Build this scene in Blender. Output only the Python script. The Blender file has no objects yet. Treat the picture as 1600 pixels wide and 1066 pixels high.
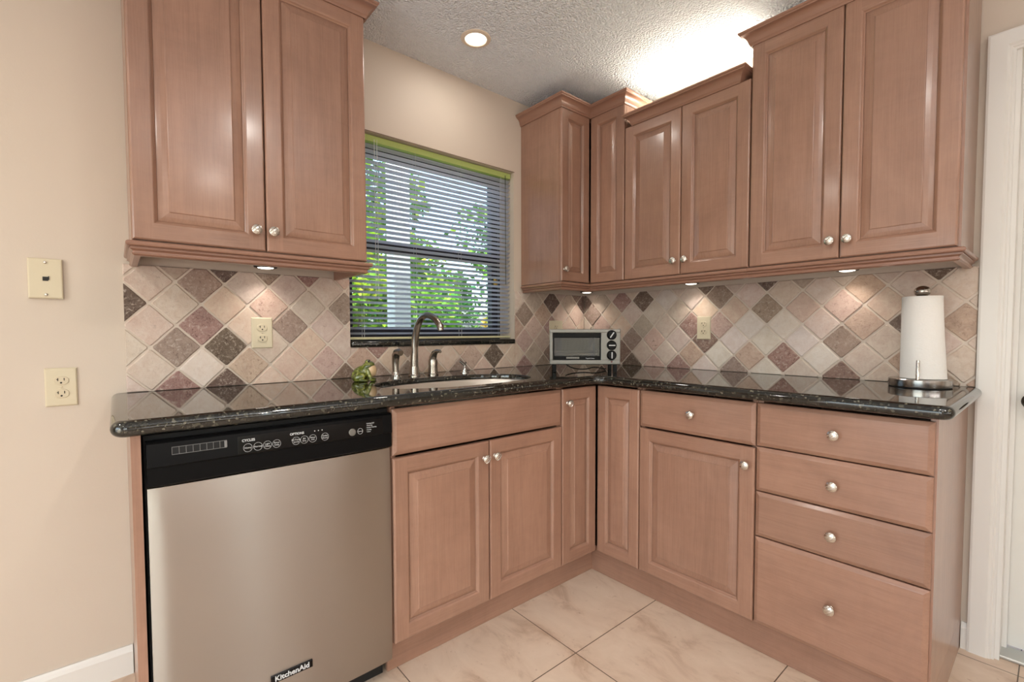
import bpy, bmesh, math, random
from mathutils import Vector, Matrix
random.seed(7)
C = bpy.context.scene
COL = C.collection
PI = math.pi

def lin(c):
    return tuple((x/255/12.92 if x/255 <= .04045 else ((x/255+.055)/1.055)**2.4) for x in c) + (1,)

# ------------------------------------------------------------------ camera
cam_d = bpy.data.cameras.new('camera'); cam = bpy.data.objects.new('camera', cam_d); COL.objects.link(cam)
yaw, pit, rol = .8651, -.0388, -.0024
fw = Vector((-math.sin(yaw)*math.cos(pit), math.cos(yaw)*math.cos(pit), math.sin(pit)))
r0 = Vector((math.cos(yaw), math.sin(yaw), 0)); u0 = r0.cross(fw)
r1 = r0*math.cos(rol) + u0*math.sin(rol); u1 = -r0*math.sin(rol) + u0*math.cos(rol)
m = Matrix((r1, u1, -fw)).transposed().to_4x4(); m.translation = Vector((1.945, -2.2277, 1.1074))
cam.matrix_world = m
cam_d.sensor_width = 36; cam_d.lens = 731.06*36/1600
cam_d.shift_x = (800-803.67)/1600; cam_d.shift_y = (546.43-533)/1600
cam_d.clip_start = .02
C.camera = cam

# ------------------------------------------------------------------ world, sun, exposure
W = bpy.data.worlds.new('world'); C.world = W; W.use_nodes = True
nt = W.node_tree; nt.nodes.clear()
sky = nt.nodes.new('ShaderNodeTexSky'); sky.sky_type = 'NISHITA'; sky.sun_disc = False
sky.sun_elevation = math.radians(52); sky.sun_rotation = math.radians(120); sky.air_density = 1.0; sky.dust_density = 4.0
bg = nt.nodes.new('ShaderNodeBackground'); bg.inputs['Strength'].default_value = 1.9
wo = nt.nodes.new('ShaderNodeOutputWorld')
nt.links.new(sky.outputs[0], bg.inputs[0]); nt.links.new(bg.outputs[0], wo.inputs[0])
sd = bpy.data.lights.new('sun', 'SUN'); sd.energy = 7; sd.angle = .01; sd.color = (1, .95, .86)
sun = bpy.data.objects.new('sun', sd); COL.objects.link(sun)
sun.rotation_euler = Vector((-.62, .35, -.80)).to_track_quat('-Z', 'Y').to_euler()   # from behind the house onto the garden
vs = C.view_settings; vs.view_transform = 'Standard'; vs.look = 'None'; vs.gamma = 1; vs.use_curve_mapping = False
vs.exposure = -0.95

def area_light(name, loc, direction, sx, sy, power, color=(1, 1, 1), shape='RECTANGLE', spread=PI):
    d = bpy.data.lights.new(name, 'AREA'); d.energy = power; d.color = color; d.shape = shape; d.size = sx; d.spread = spread
    if shape in ('RECTANGLE', 'ELLIPSE'): d.size_y = sy
    o = bpy.data.objects.new(name, d); COL.objects.link(o); o.location = loc
    o.rotation_euler = Vector(direction).to_track_quat('-Z', 'Z' if abs(direction[2]) < .9 else 'Y').to_euler()
    return o
# fill lights added out of view, set at the added glass doors
area_light('fill_rear', (1.9, -4.36, 1.05), (0, 1, .6), 2.2, 1.9, 66, (1, .99, .985))
area_light('fill_side', (3.96, -1.46, 1.05), (-1, 0, .2), .26, 1.9, 15, (1, .99, .985))  # narrow fill, placed to reflect as a streak in the dishwasher door
area_light('fill_far_side', (3.96, -3.35, 1.05), (-1, .1, .5), 1.2, 1.9, 22, (1, .99, .985))
# the lamp on top of the low wall cabinet, throwing its light on the ceiling
area_light('uplight', (.83, -.14, 2.165), (0, 0, 1), .46, .05, 11.0, (1, .95, .80))

# ------------------------------------------------------------------ helpers
def prop(o, label=None, cat=None, group=None, kind=None):
    if label: o['label'] = label
    if cat: o['category'] = cat
    if group: o['group'] = group
    if kind: o['kind'] = kind
    return o

def thing(name, label, cat, loc, group=None):
    o = bpy.data.objects.new(name, None); COL.objects.link(o); o.location = loc
    o.empty_display_size = .05
    return prop(o, label, cat, group)

def obj(name, bm, mats, parent=None, loc=None, rotz=0, smooth=False, world=True):
    me = bpy.data.meshes.new(name)
    bmesh.ops.recalc_face_normals(bm, faces=bm.faces) if smooth != 'keep' else None
    bm.to_mesh(me); bm.free()
    for mt in (mats if isinstance(mats, (list, tuple)) else [mats]): me.materials.append(mt)
    if smooth is True:
        me.shade_smooth()
    elif isinstance(smooth, float):
        me.shade_smooth(); me.set_sharp_from_angle(angle=smooth)
    o = bpy.data.objects.new(name, me); COL.objects.link(o)
    if loc is None: loc = (0, 0, 0)
    o.location = loc; o.rotation_euler = (0, 0, rotz)
    if parent is not None:
        o.parent = parent
        if world:       # loc was given in world coordinates, parent chain is unrotated
            p = parent; off = Vector((0, 0, 0))
            bpy_parent_loc = parent_world(parent)
            o.matrix_parent_inverse = Matrix.Identity(4)
            mw = Matrix.Translation(loc) @ Matrix.Rotation(rotz, 4, 'Z')
            o.matrix_local = parent_world(parent).inverted() @ mw
    return o

def parent_world(p):
    mw = p.matrix_basis.copy()
    while p.parent:
        p = p.parent; mw = p.matrix_basis @ mw
    return mw

def structure(name, bm, mats, **k):
    o = obj(name, bm, mats, **k); o['kind'] = 'structure'; return o

def B(): return bmesh.new()

def box(bm, x0, x1, y0, y1, z0, z1, bevel=0, mat=0, seg=1):
    t = bmesh.new()
    v = [t.verts.new((x, y, z)) for z in (z0, z1) for y in (y0, y1) for x in (x0, x1)]
    for f in ((0, 2, 3, 1), (4, 5, 7, 6), (0, 1, 5, 4), (2, 6, 7, 3), (0, 4, 6, 2), (1, 3, 7, 5)):
        t.faces.new([v[i] for i in f])
    if bevel: bmesh.ops.bevel(t, geom=t.edges[:], offset=bevel, segments=seg, affect='EDGES', profile=.5)
    join(bm, t, mat)

def join(bm, t, mat=None, mtx=None):
    t.verts.index_update(); vm = {}
    for v in t.verts: vm[v] = bm.verts.new(mtx @ v.co if mtx else v.co)
    for f in t.faces:
        try: g = bm.faces.new([vm[v] for v in f.verts])
        except ValueError: continue
        g.material_index = f.material_index if mat is None else mat
        g.smooth = f.smooth
    t.free()

def lathe(bm, prof, seg=24, mtx=None, mat=0, cap=True):
    t = bmesh.new(); rings = []
    for r, h in prof:
        rings.append([t.verts.new((r*math.cos(2*PI*i/seg), r*math.sin(2*PI*i/seg), h)) for i in range(seg)])
    for a, b in zip(rings, rings[1:]):
        for i in range(seg):
            t.faces.new((a[i], a[(i+1) % seg], b[(i+1) % seg], b[i]))
    if cap:
        t.faces.new(rings[0][::-1]); t.faces.new(rings[-1])
    join(bm, t, mat, mtx)

def tube(bm, pts, rad, seg=12, mat=0, caps=True):
    """pts: list of Vector; rad: number or list"""
    pts = [Vector(p) for p in pts]; n = len(pts)
    rads = rad if isinstance(rad, (list, tuple)) else [rad]*n
    rings = []; prev = None
    for i, p in enumerate(pts):
        d = (pts[min(i+1, n-1)]-pts[max(i-1, 0)]).normalized()
        a = prev if prev is not None else (Vector((0, 0, 1)) if abs(d.z) < .9 else Vector((0, 1, 0)))
        s = d.cross(a)
        if s.length < 1e-6: s = d.cross(Vector((1, 0, 0)))
        s.normalize(); up = s.cross(d).normalized(); prev = up
        rings.append([bm.verts.new(p+(s*math.cos(2*PI*k/seg)+up*math.sin(2*PI*k/seg))*rads[i]) for k in range(seg)])
    for a, b in zip(rings, rings[1:]):
        for k in range(seg):
            f = bm.faces.new((a[k], a[(k+1) % seg], b[(k+1) % seg], b[k])); f.material_index = mat
    if caps:
        bm.faces.new(rings[0][::-1]).material_index = mat; bm.faces.new(rings[-1]).material_index = mat

def bez(p0, p1, p2, p3, n=12):
    p0, p1, p2, p3 = map(Vector, (p0, p1, p2, p3)); o = []
    for i in range(n+1):
        t = i/n; s = 1-t
        o.append(p0*s**3+p1*3*s*s*t+p2*3*s*t*t+p3*t**3)
    return o

def sweep(bm, prof, path, mat=0):
    """closed profile [(p outward, z)] along plan polyline; outward is to the right of travel"""
    n = len(path); P = [Vector((x, y)) for x, y in path]; offs = []
    for i in range(n):
        ns = []
        if i > 0: d = (P[i]-P[i-1]).normalized(); ns.append(Vector((d.y, -d.x)))
        if i < n-1: d = (P[i+1]-P[i]).normalized(); ns.append(Vector((d.y, -d.x)))
        if len(ns) == 1: offs.append(ns[0])
        else:
            b = (ns[0]+ns[1]); b = b/(b.dot(ns[0])) if b.length > 1e-6 else ns[0]; offs.append(b)
    rings = [[bm.verts.new((P[i].x+offs[i].x*p, P[i].y+offs[i].y*p, z)) for p, z in prof] for i in range(n)]
    k = len(prof)
    for a, b in zip(rings, rings[1:]):
        for j in range(k):
            bm.faces.new((a[j], a[(j+1) % k], b[(j+1) % k], b[j])).material_index = mat
    bm.faces.new(rings[0][::-1]).material_index = mat; bm.faces.new(rings[-1]).material_index = mat

_txt = {}
def text_bm(s, size, bold=0.0, extrude=.0004, align='CENTER', shear=0):
    cu = bpy.data.curves.new('t', 'FONT'); cu.body = s; cu.size = size; cu.extrude = extrude; cu.align_x = align; cu.align_y = 'CENTER'
    cu.offset = bold; cu.resolution_u = 3; cu.shear = shear
    o = bpy.data.objects.new('t', cu); COL.objects.link(o)
    dg = bpy.context.evaluated_depsgraph_get(); me = bpy.data.meshes.new_from_object(o.evaluated_get(dg))
    t = bmesh.new(); t.from_mesh(me)
    bmesh.ops.rotate(t, verts=t.verts, matrix=Matrix.Rotation(PI/2, 3, 'X'))       # stands up, faces -y
    bpy.data.objects.remove(o); bpy.data.curves.remove(cu); bpy.data.meshes.remove(me)
    return t

# ------------------------------------------------------------------ materials
def mat_new(name):
    mt = bpy.data.materials.new(name); mt.use_nodes = True
    n = mt.node_tree; b = n.nodes['Principled BSDF']
    return mt, n, b

def simple(name, col, rough=.5, metal=0, spec=None, coat=0, emit=None, estr=0):
    mt, n, b = mat_new(name)
    b.inputs['Base Color'].default_value = lin(col); b.inputs['Roughness'].default_value = rough; b.inputs['Metallic'].default_value = metal
    if spec is not None: b.inputs['Specular IOR Level'].default_value = spec
    if coat: b.inputs['Coat Weight'].default_value = coat; b.inputs['Coat Roughness'].default_value = .1
    if emit: b.inputs['Emission Color'].default_value = lin(emit); b.inputs['Emission Strength'].default_value = estr
    return mt

def node(n, t, **k):
    o = n.nodes.new(t)
    for a, v in k.items(): setattr(o, a, v)
    return o

def noise(n, vec, scale, detail=4, rough=.55, dist=0):
    o = node(n, 'ShaderNodeTexNoise'); o.inputs['Scale'].default_value = scale; o.inputs['Detail'].default_value = detail
    o.inputs['Roughness'].default_value = rough; o.inputs['Distortion'].default_value = dist
    if vec is not None: n.links.new(vec, o.inputs['Vector'])
    return o

def ramp(n, fac, stops):
    o = node(n, 'ShaderNodeValToRGB'); e = o.color_ramp.elements
    while len(e) < len(stops): e.new(.5)
    for el, (p, c) in zip(e, stops): el.position = p; el.color = lin(c) if len(c) == 3 else c
    n.links.new(fac, o.inputs[0]); return o

def mix(n, fac, a, b, mode='MIX'):
    o = node(n, 'ShaderNodeMix', data_type='RGBA', blend_type=mode)
    for s, v in ((o.inputs[0], fac), (o.inputs[6], a), (o.inputs[7], b)):
        if hasattr(v, 'is_output'): n.links.new(v, s)
        else: s.default_value = v
    return o.outputs[2]

def bump(n, b, h, strength, dist=.01):
    o = node(n, 'ShaderNodeBump'); o.inputs['Strength'].default_value = strength; o.inputs['Distance'].default_value = dist
    n.links.new(h, o.inputs['Height']); n.links.new(o.outputs[0], b.inputs['Normal']); return o

def wood(name, axis):
    """stained maple; axis: index of the local axis the grain runs along"""
    mt, n, b = mat_new(name)
    tc = node(n, 'ShaderNodeTexCoord'); oi = node(n, 'ShaderNodeObjectInfo')
    off = node(n, 'ShaderNodeVectorMath', operation='SCALE'); off.inputs[0].default_value = (7.3, 3.1, 11.7); n.links.new(oi.outputs['Random'], off.inputs['Scale'])
    add = node(n, 'ShaderNodeVectorMath', operation='ADD'); n.links.new(tc.outputs['Object'], add.inputs[0]); n.links.new(off.outputs[0], add.inputs[1])
    def stretched(hi, lo):
        mp = node(n, 'ShaderNodeMapping'); s = [hi, hi, hi]; s[axis] = lo; mp.inputs['Scale'].default_value = s
        n.links.new(add.outputs[0], mp.inputs[0]); return mp.outputs[0]
    blotch = noise(n, stretched(5, 2.6), 1.0, 5, .6, 1.2)
    curl = noise(n, stretched(10, 26), 1.0, 4, .6, .8)
    grain = noise(n, stretched(46, 2.2), 1.0, 6, .6, .6)
    fine = noise(n, stretched(260, 9), 1.0, 3, .6)
    c1 = ramp(n, blotch.outputs[0], [(.28, (134, 98, 80)), (.5, (154, 115, 95)), (.72, (170, 131, 110))])
    c2 = mix(n, .38, c1.outputs[0], ramp(n, grain.outputs[0], [(.3, (120, 88, 72)), (.55, (155, 116, 96)), (.75, (166, 126, 105))]).outputs[0])
    c2 = mix(n, .18, c2, ramp(n, curl.outputs[0], [(.3, (134, 100, 83)), (.6, (166, 126, 105))]).outputs[0])
    c3 = mix(n, .16, c2, ramp(n, fine.outputs[0], [(.35, (126, 93, 77)), (.6, (165, 129, 108))]).outputs[0])
    hv = node(n, 'ShaderNodeHueSaturation'); n.links.new(c3, hv.inputs['Color'])
    mr = node(n, 'ShaderNodeMapRange'); mr.inputs[3].default_value = .93; mr.inputs[4].default_value = 1.05; n.links.new(oi.outputs['Random'], mr.inputs[0]); n.links.new(mr.outputs[0], hv.inputs['Value'])
    n.links.new(hv.outputs[0], b.inputs['Base Color'])
    b.inputs['Roughness'].default_value = .36; b.inputs['Coat Weight'].default_value = .5; b.inputs['Coat Roughness'].default_value = .16
    bump(n, b, fine.outputs[0], .04, .002)
    return mt
WV, WH, WD = wood('stained_maple_upright', 2), wood('stained_maple_level', 0), wood('stained_maple_deep', 1)
WM = simple('stained_maple_moulding', (147, 108, 89), .38, coat=.35)
M_INT = simple('cabinet_inside', (120, 92, 72), .7)
M_RAW = simple('cabinet_top_edge', (214, 190, 150), .6)

def wall_paint(name, col, bumps=.05, scale=180):
    mt, n, b = mat_new(name); tc = node(n, 'ShaderNodeTexCoord')
    ns = noise(n, tc.outputs['Object'], scale, 3, .6); big = noise(n, tc.outputs['Object'], 1.6, 3)
    c = mix(n, .5, lin(col), ramp(n, big.outputs[0], [(.3, tuple(x-5 for x in col)), (.7, tuple(min(255, x+4) for x in col))]).outputs[0])
    n.links.new(c, b.inputs['Base Color']); b.inputs['Roughness'].default_value = .6
    bump(n, b, ns.outputs[0], bumps, .004); return mt
M_WALL = wall_paint('cream_wall_paint', (205, 190, 174))
M_WHITE = simple('white_trim_paint', (226, 222, 216), .35)
M_DOORP = simple('white_door_paint', (222, 218, 210), .35)

def popcorn():
    mt, n, b = mat_new('textured_ceiling'); tc = node(n, 'ShaderNodeTexCoord')
    v = node(n, 'ShaderNodeTexVoronoi'); v.inputs['Scale'].default_value = 125; n.links.new(tc.outputs['Object'], v.inputs['Vector'])
    ns = noise(n, tc.outputs['Object'], 85, 4, .7)
    h = node(n, 'ShaderNodeMath', operation='SUBTRACT'); n.links.new(ns.outputs[0], h.inputs[0]); n.links.new(v.outputs['Distance'], h.inputs[1])
    b.inputs['Base Color'].default_value = lin((246, 247, 249)); b.inputs['Roughness'].default_value = .9
    bump(n, b, h.outputs[0], .85, .012); return mt
M_CEIL = popcorn()

def travertine():
    mt, n, b = mat_new('travertine_floor_tile'); tc = node(n, 'ShaderNodeTexCoord')
    mp = node(n, 'ShaderNodeMapping'); mp.inputs['Location'].default_value = (-.886+.4975*4, 1.051+.4975*12, 0); n.links.new(tc.outputs['Object'], mp.inputs[0])
    br = node(n, 'ShaderNodeTexBrick', offset=0, squash=1); n.links.new(mp.outputs[0], br.inputs['Vector'])
    for k, v in (('Scale', 1), ('Mortar Size', .0017), ('Mortar Smooth', .1), ('Bias', 0), ('Brick Width', .4975), ('Row Height', .4975)): br.inputs[k].default_value = v
    br.inputs['Color1'].default_value = lin((216, 192, 170)); br.inputs['Color2'].default_value = lin((208, 182, 160)); br.inputs['Mortar'].default_value = lin((92, 74, 58))
    st = node(n, 'ShaderNodeMapping'); st.inputs['Scale'].default_value = (5, 9, 5); n.links.new(tc.outputs['Object'], st.inputs[0])
    n1 = noise(n, st.outputs[0], 1, 7, .62, .6); n2 = noise(n, tc.outputs['Object'], 26, 5, .7)
    cl = ramp(n, n1.outputs[0], [(.3, (178, 148, 124)), (.47, (216, 193, 171)), (.7, (228, 208, 187))])
    pit = ramp(n, n2.outputs[0], [(.26, (176, 146, 118)), (.38, (255, 255, 255))])
    c = mix(n, .75, br.outputs['Color'], cl.outputs[0]); c = mix(n, .6, c, pit.outputs[0], 'MULTIPLY')
    c = mix(n, br.outputs['Fac'], c, lin((92, 74, 58)))
    n.links.new(c, b.inputs['Base Color']); b.inputs['Roughness'].default_value = .42
    inv = node(n, 'ShaderNodeMath', operation='SUBTRACT'); inv.inputs[0].default_value = 1; n.links.new(br.outputs['Fac'], inv.inputs[1])
    bump(n, b, inv.outputs[0], .3, .002); return mt
M_FLOOR = travertine()

def granite():
    mt, n, b = mat_new('dark_granite'); tc = node(n, 'ShaderNodeTexCoord')
    v = node(n, 'ShaderNodeTexVoronoi'); v.inputs['Scale'].default_value = 190; n.links.new(tc.outputs['Object'], v.inputs['Vector'])
    v2 = node(n, 'ShaderNodeTexVoronoi'); v2.inputs['Scale'].default_value = 125; n.links.new(tc.outputs['Object'], v2.inputs['Vector'])
    n1 = noise(n, tc.outputs['Object'], 40, 6, .7, .5)
    sep = node(n, 'ShaderNodeSeparateColor'); n.links.new(v.outputs['Color'], sep.inputs[0])
    sep2 = node(n, 'ShaderNodeSeparateColor'); n.links.new(v2.outputs['Color'], sep2.inputs[0])
    nf = noise(n, tc.outputs['Object'], 170, 5, .75, 1.0)
    base = ramp(n, n1.outputs[0], [(.35, (8, 9, 9)), (.55, (22, 23, 21)), (.70, (50, 48, 40))])
    fine = ramp(n, nf.outputs[0], [(.53, (0, 0, 0)), (.60, (46, 45, 38)), (.70, (96, 92, 76))])
    fleck = ramp(n, sep.outputs[0], [(.90, (0, 0, 0)), (.94, (44, 43, 36)), (.995, (146, 140, 122))])
    big = ramp(n, sep2.outputs[1], [(.88, (0, 0, 0)), (.94, (38, 38, 32)), (1, (84, 82, 70))])
    c = mix(n, 1, base.outputs[0], fine.outputs[0], 'LIGHTEN'); c = mix(n, nf.outputs[0], c, fleck.outputs[0], 'LIGHTEN'); c = mix(n, .8, c, big.outputs[0], 'LIGHTEN')
    n.links.new(c, b.inputs['Base Color']); b.inputs['Roughness'].default_value = .04; b.inputs['IOR'].default_value = 1.63
    return mt
M_GRAN = granite()

def steel(name, col, rough, scale=(2, 2, 500), aniso=0.0, rot=0.0, tangent='Z', bumps=.02):
    mt, n, b = mat_new(name); tc = node(n, 'ShaderNodeTexCoord')
    mp = node(n, 'ShaderNodeMapping'); mp.inputs['Scale'].default_value = scale; n.links.new(tc.outputs['Object'], mp.inputs[0])
    ns = noise(n, mp.outputs[0], 1, 3, .6)
    r = node(n, 'ShaderNodeMapRange'); r.inputs[3].default_value = rough*.85; r.inputs[4].default_value = rough*1.2; n.links.new(ns.outputs[0], r.inputs[0])
    n.links.new(r.outputs[0], b.inputs['Roughness'])
    b.inputs['Base Color'].default_value = lin(col); b.inputs['Metallic'].default_value = 1
    if aniso:
        b.inputs['Anisotropic'].default_value = aniso; b.inputs['Anisotropic Rotation'].default_value = rot
        tg = node(n, 'ShaderNodeTangent', direction_type='RADIAL', axis=tangent); n.links.new(tg.outputs[0], b.inputs['Tangent'])
    if bumps: bump(n, b, ns.outputs[0], bumps, .001)
    return mt
M_DW = steel('brushed_stainless_steel', (172, 165, 158), .3, (3, 3, 2600), .97, .25, bumps=0)
M_SINK = steel('satin_stainless_steel', (226, 218, 208), .48)
M_NICK = steel('brushed_nickel', (214, 209, 201), .26)
M_FAUC = steel('brushed_nickel_tap', (170, 162, 152), .22)
M_CHR = simple('polished_steel', (205, 204, 200), .12, 1)
M_BLK = simple('black_plastic', (9, 9, 10), .3, spec=.12)
M_BLKG = simple('glossy_black_panel', (7, 7, 9), .1, spec=.3)
M_BLKM = simple('matt_black', (10, 9, 9), .7)
M_SIL = simple('silver_paint', (122, 120, 115), .36, .75)
M_PRINT = simple('pale_print', (205, 205, 205), .5)
M_ALM = simple('almond_plastic', (208, 195, 167), .4)
M_ALMD = simple('almond_plastic_face', (204, 190, 162), .45)
M_HOLE = simple('dark_slot', (24, 20, 16), .6)
M_BRASS = simple('brass', (196, 150, 60), .3, 1)
M_BRZ = simple('dark_bronze_aluminium', (30, 32, 44), .4, .3)
M_ALU = simple('aluminium', (196, 196, 192), .35, .9)
M_SLAT = simple('white_blind_slat', (232, 232, 238), .45)
_n = M_SLAT.node_tree; _t = _n.nodes.new('ShaderNodeBsdfTranslucent'); _t.inputs[0].default_value = lin((214, 218, 232)); _m = _n.nodes.new('ShaderNodeMixShader'); _m.inputs[0].default_value = .35
_n.links.new(_n.nodes['Principled BSDF'].outputs[0], _m.inputs[1]); _n.links.new(_t.outputs[0], _m.inputs[2]); _n.links.new(_m.outputs[0], _n.nodes['Material Output'].inputs[0])
M_HEAD = simple('foliage_lit_blind_rail', (186, 204, 120), .45)  # green light from the foliage outside, put into the headrail's colour
M_CORD = simple('white_cord', (216, 216, 214), .7)
M_LAMP = simple('lit_lens', (255, 250, 240), .4, emit=(255, 244, 225), estr=9)
M_PAPER = None

def paper():
    mt, n, b = mat_new('paper_towel'); tc = node(n, 'ShaderNodeTexCoord')
    mp = node(n, 'ShaderNodeMapping'); mp.inputs['Rotation'].default_value = (0, .6, 0); mp.inputs['Scale'].default_value = (160, 160, 160); n.links.new(tc.outputs['Object'], mp.inputs[0])
    v = node(n, 'ShaderNodeTexVoronoi'); v.inputs['Scale'].default_value = 1; n.links.new(mp.outputs[0], v.inputs['Vector'])
    b.inputs['Base Color'].default_value = lin((238, 234, 228)); b.inputs['Roughness'].default_value = .9
    bump(n, b, v.outputs['Distance'], .35, .002); return mt
M_PAPER = paper()

def glass(name, tint=(245, 250, 248), refl=1.0):
    mt = bpy.data.materials.new(name); mt.use_nodes = True; n = mt.node_tree; n.nodes.clear()
    t = node(n, 'ShaderNodeBsdfTransparent'); t.inputs[0].default_value = lin(tint)
    g = node(n, 'ShaderNodeBsdfGlossy'); g.inputs['Roughness'].default_value = .02
    fr = node(n, 'ShaderNodeFresnel'); fr.inputs[0].default_value = 1.45
    mx = node(n, 'ShaderNodeMixShader'); o = node(n, 'ShaderNodeOutputMaterial')
    n.links.new(fr.outputs[0], mx.inputs[0]); n.links.new(t.outputs[0], mx.inputs[1]); n.links.new(g.outputs[0], mx.inputs[2]); n.links.new(mx.outputs[0], o.inputs[0]); return mt
M_GLASS = glass('window_glass'); M_OVENGLASS = glass('oven_door_glass', (222, 220, 214))

def tile_mat():
    mt, n, b = mat_new('tumbled_stone_tile'); tc = node(n, 'ShaderNodeTexCoord')
    at = node(n, 'ShaderNodeVertexColor', layer_name='stone')
    n1 = noise(n, tc.outputs['Object'], 34, 6, .7, .6); n2 = noise(n, tc.outputs['Object'], 82, 6, .78, 1.1); n3 = noise(n, tc.outputs['Object'], 12, 4, .6)
    # alpha of the attribute says how mottled the stone is
    c = mix(n, .34, at.outputs[0], ramp(n, n1.outputs[0], [(.3, (146, 126, 112)), (.7, (222, 214, 206))]).outputs[0], 'OVERLAY')
    hi = node(n, 'ShaderNodeMapRange'); hi.inputs[1].default_value = .53; hi.inputs[2].default_value = .68; n.links.new(n2.outputs[0], hi.inputs[0])
    hm = node(n, 'ShaderNodeMath', operation='MULTIPLY'); n.links.new(hi.outputs[0], hm.inputs[0]); n.links.new(at.outputs['Alpha'], hm.inputs[1])
    c = mix(n, hm.outputs[0], c, lin((212, 198, 184)))
    lo = node(n, 'ShaderNodeMapRange'); lo.inputs[1].default_value = .44; lo.inputs[2].default_value = .34; n.links.new(n2.outputs[0], lo.inputs[0])
    lo2 = node(n, 'ShaderNodeMath', operation='MULTIPLY_ADD'); lo2.inputs[1].default_value = 1.0; lo2.inputs[2].default_value = .12; n.links.new(at.outputs['Alpha'], lo2.inputs[0])
    lm = node(n, 'ShaderNodeMath', operation='MULTIPLY'); n.links.new(lo.outputs[0], lm.inputs[0]); n.links.new(lo2.outputs[0], lm.inputs[1])
    c = mix(n, lm.outputs[0], c, mix(n, 1, c, lin((150, 134, 126)), 'MULTIPLY'))
    n.links.new(c, b.inputs['Base Color']); b.inputs['Roughness'].default_value = .7; b.inputs['Specular IOR Level'].default_value = .3
    bump(n, b, n2.outputs[0], .4, .005); return mt
M_TILE = tile_mat(); M_GROUT = wall_paint('pale_grout', (214, 199, 184), .15, 300)

# ------------------------------------------------------------------ the setting
ZC = 2.343
WX0, WX1, WZ0, WZ1 = -1.478, -.573, 1.045, 1.961          # window opening on the left wall (y, z)
XR, YR = 4.0, -4.4                                          # far walls of the room
bm = B(); box(bm, -.16, XR+.1, YR-.1, .16, -.08, 0); structure('floor', bm, M_FLOOR)
bm = B(); box(bm, -.75, XR+.3, YR-.3, .6, ZC, ZC+.1); structure('ceiling', bm, M_CEIL)
bm = B()
box(bm, -.16, 0, YR, WX0, 0, ZC); box(bm, -.16, 0, WX1, .16, 0, ZC); box(bm, -.16, 0, WX0, WX1, 0, WZ0-.004); box(bm, -.16, 0, WX0, WX1, WZ1, ZC)
structure('wall_left', bm, M_WALL)
DX0, DX1, DZ = 1.823, 2.62, 2.03                            # doorway in the right-hand wall
bm = B(); box(bm, 0, DX0, 0, .16, 0, ZC); box(bm, DX1, XR, 0, .16, 0, ZC); box(bm, DX0, DX1, 0, .16, DZ, ZC); structure('wall_right', bm, M_WALL)
bm = B(); box(bm, XR, XR+.1, YR, -4.0, 0, ZC); box(bm, XR, XR+.1, -2.7, -1.62, 0, ZC); box(bm, XR, XR+.1, -1.30, .16, 0, ZC); box(bm, XR, XR+.1, -4.0, -2.7, 2.1, ZC); box(bm, XR, XR+.1, -1.62, -1.30, 2.1, ZC); structure('wall_opposite', bm, M_WALL)
bm = B(); box(bm, -.16, .75, YR-.1, YR, 0, ZC); box(bm, 3.05, XR+.1, YR-.1, YR, 0, ZC); box(bm, .75, 3.05, YR-.1, YR, 2.1, ZC); structure('wall_behind', bm, M_WALL)
# skirting
def skirting(name, pts, h=.092):
    bm = B(); prof = [(0, 0), (.014, 0), (.014, h-.018), (.009, h-.008), (.006, h), (0, h)]
    sweep(bm, prof, pts); return structure(name, bm, M_WHITE)
skirting('baseboard_left', [(0.0005, YR), (0.0005, -2.2115)])
skirting('baseboard_right', [(1.741, -.0005), (1.757, -.0005)])
# door casing, jamb, door
bm = B(); zt = 2.072
def casing(bm):
    prof = [(0, 0), (.0, .018), (.006, .020), (.046, .020), (.052, .015), (.056, .015), (.060, .010), (.066, .010), (.066, 0)]   # across, out
    L = [(1.757, 0), (1.757, zt)]
    rings = []
    for q, (x, z) in enumerate(((1.757, 0), (1.757, zt), (DX1+.066, zt), (DX1+.066, 0))):
        ring = []
        for a, o in prof:
            xx = x+a if q < 2 else x-a; zz = z if q in (0, 3) else z-a
            ring.append(bm.verts.new((xx, -o-.0005, zz)))
        rings.append(ring)
    for a, b_ in zip(rings, rings[1:]):
        for i in range(len(prof)):
            j = (i+1) % len(prof); bm.faces.new((a[i], a[j], b_[j], b_[i]))
    bm.faces.new(rings[0]); bm.faces.new(rings[-1])
casing(bm); structure('trim_1', bm, M_WHITE)
bm = B(); box(bm, DX0, DX0+.012, .0, .16, 0, DZ); box(bm, DX1-.012, DX1, 0, .16, 0, DZ); box(bm, DX0+.012, DX1-.012, 0, .16, DZ-.012, DZ)
box(bm, DX0+.012, DX0+.024, .085, .105, 0, DZ-.012); structure('trim_2', bm, M_WHITE)
bm = B(); box(bm, DX0+.014, DX1-.014, .11, .15, .012, DZ-.014)
for z0, z1 in ((.16, .86), (1.02, 1.86)):
    for x0, x1 in ((DX0+.13, DX0+.36), (DX0+.44, DX1-.14)): box(bm, x0, x1, .104, .11, z0, z1, .006)
door = structure('door_1', bm, M_DOORP)
bm = B(); lathe(bm, [(.026, 0), (.026, .004), (.012, .008), (.011, .03), (.024, .04), (.028, .052), (.022, .064), (.006, .068)], 20, Matrix.Translation((DX0+.064, .11, .872)) @ Matrix.Rotation(PI/2, 4, 'X'))
obj('door_knob', bm, simple('dark_bronze_knob', (60, 48, 38), .3, 1), door, smooth=.6)
bm = B(); box(bm, DX0+.004, DX1-.004, .016, .105, .0005, .011, .003); structure('trim_3', bm, M_ALU)

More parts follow.
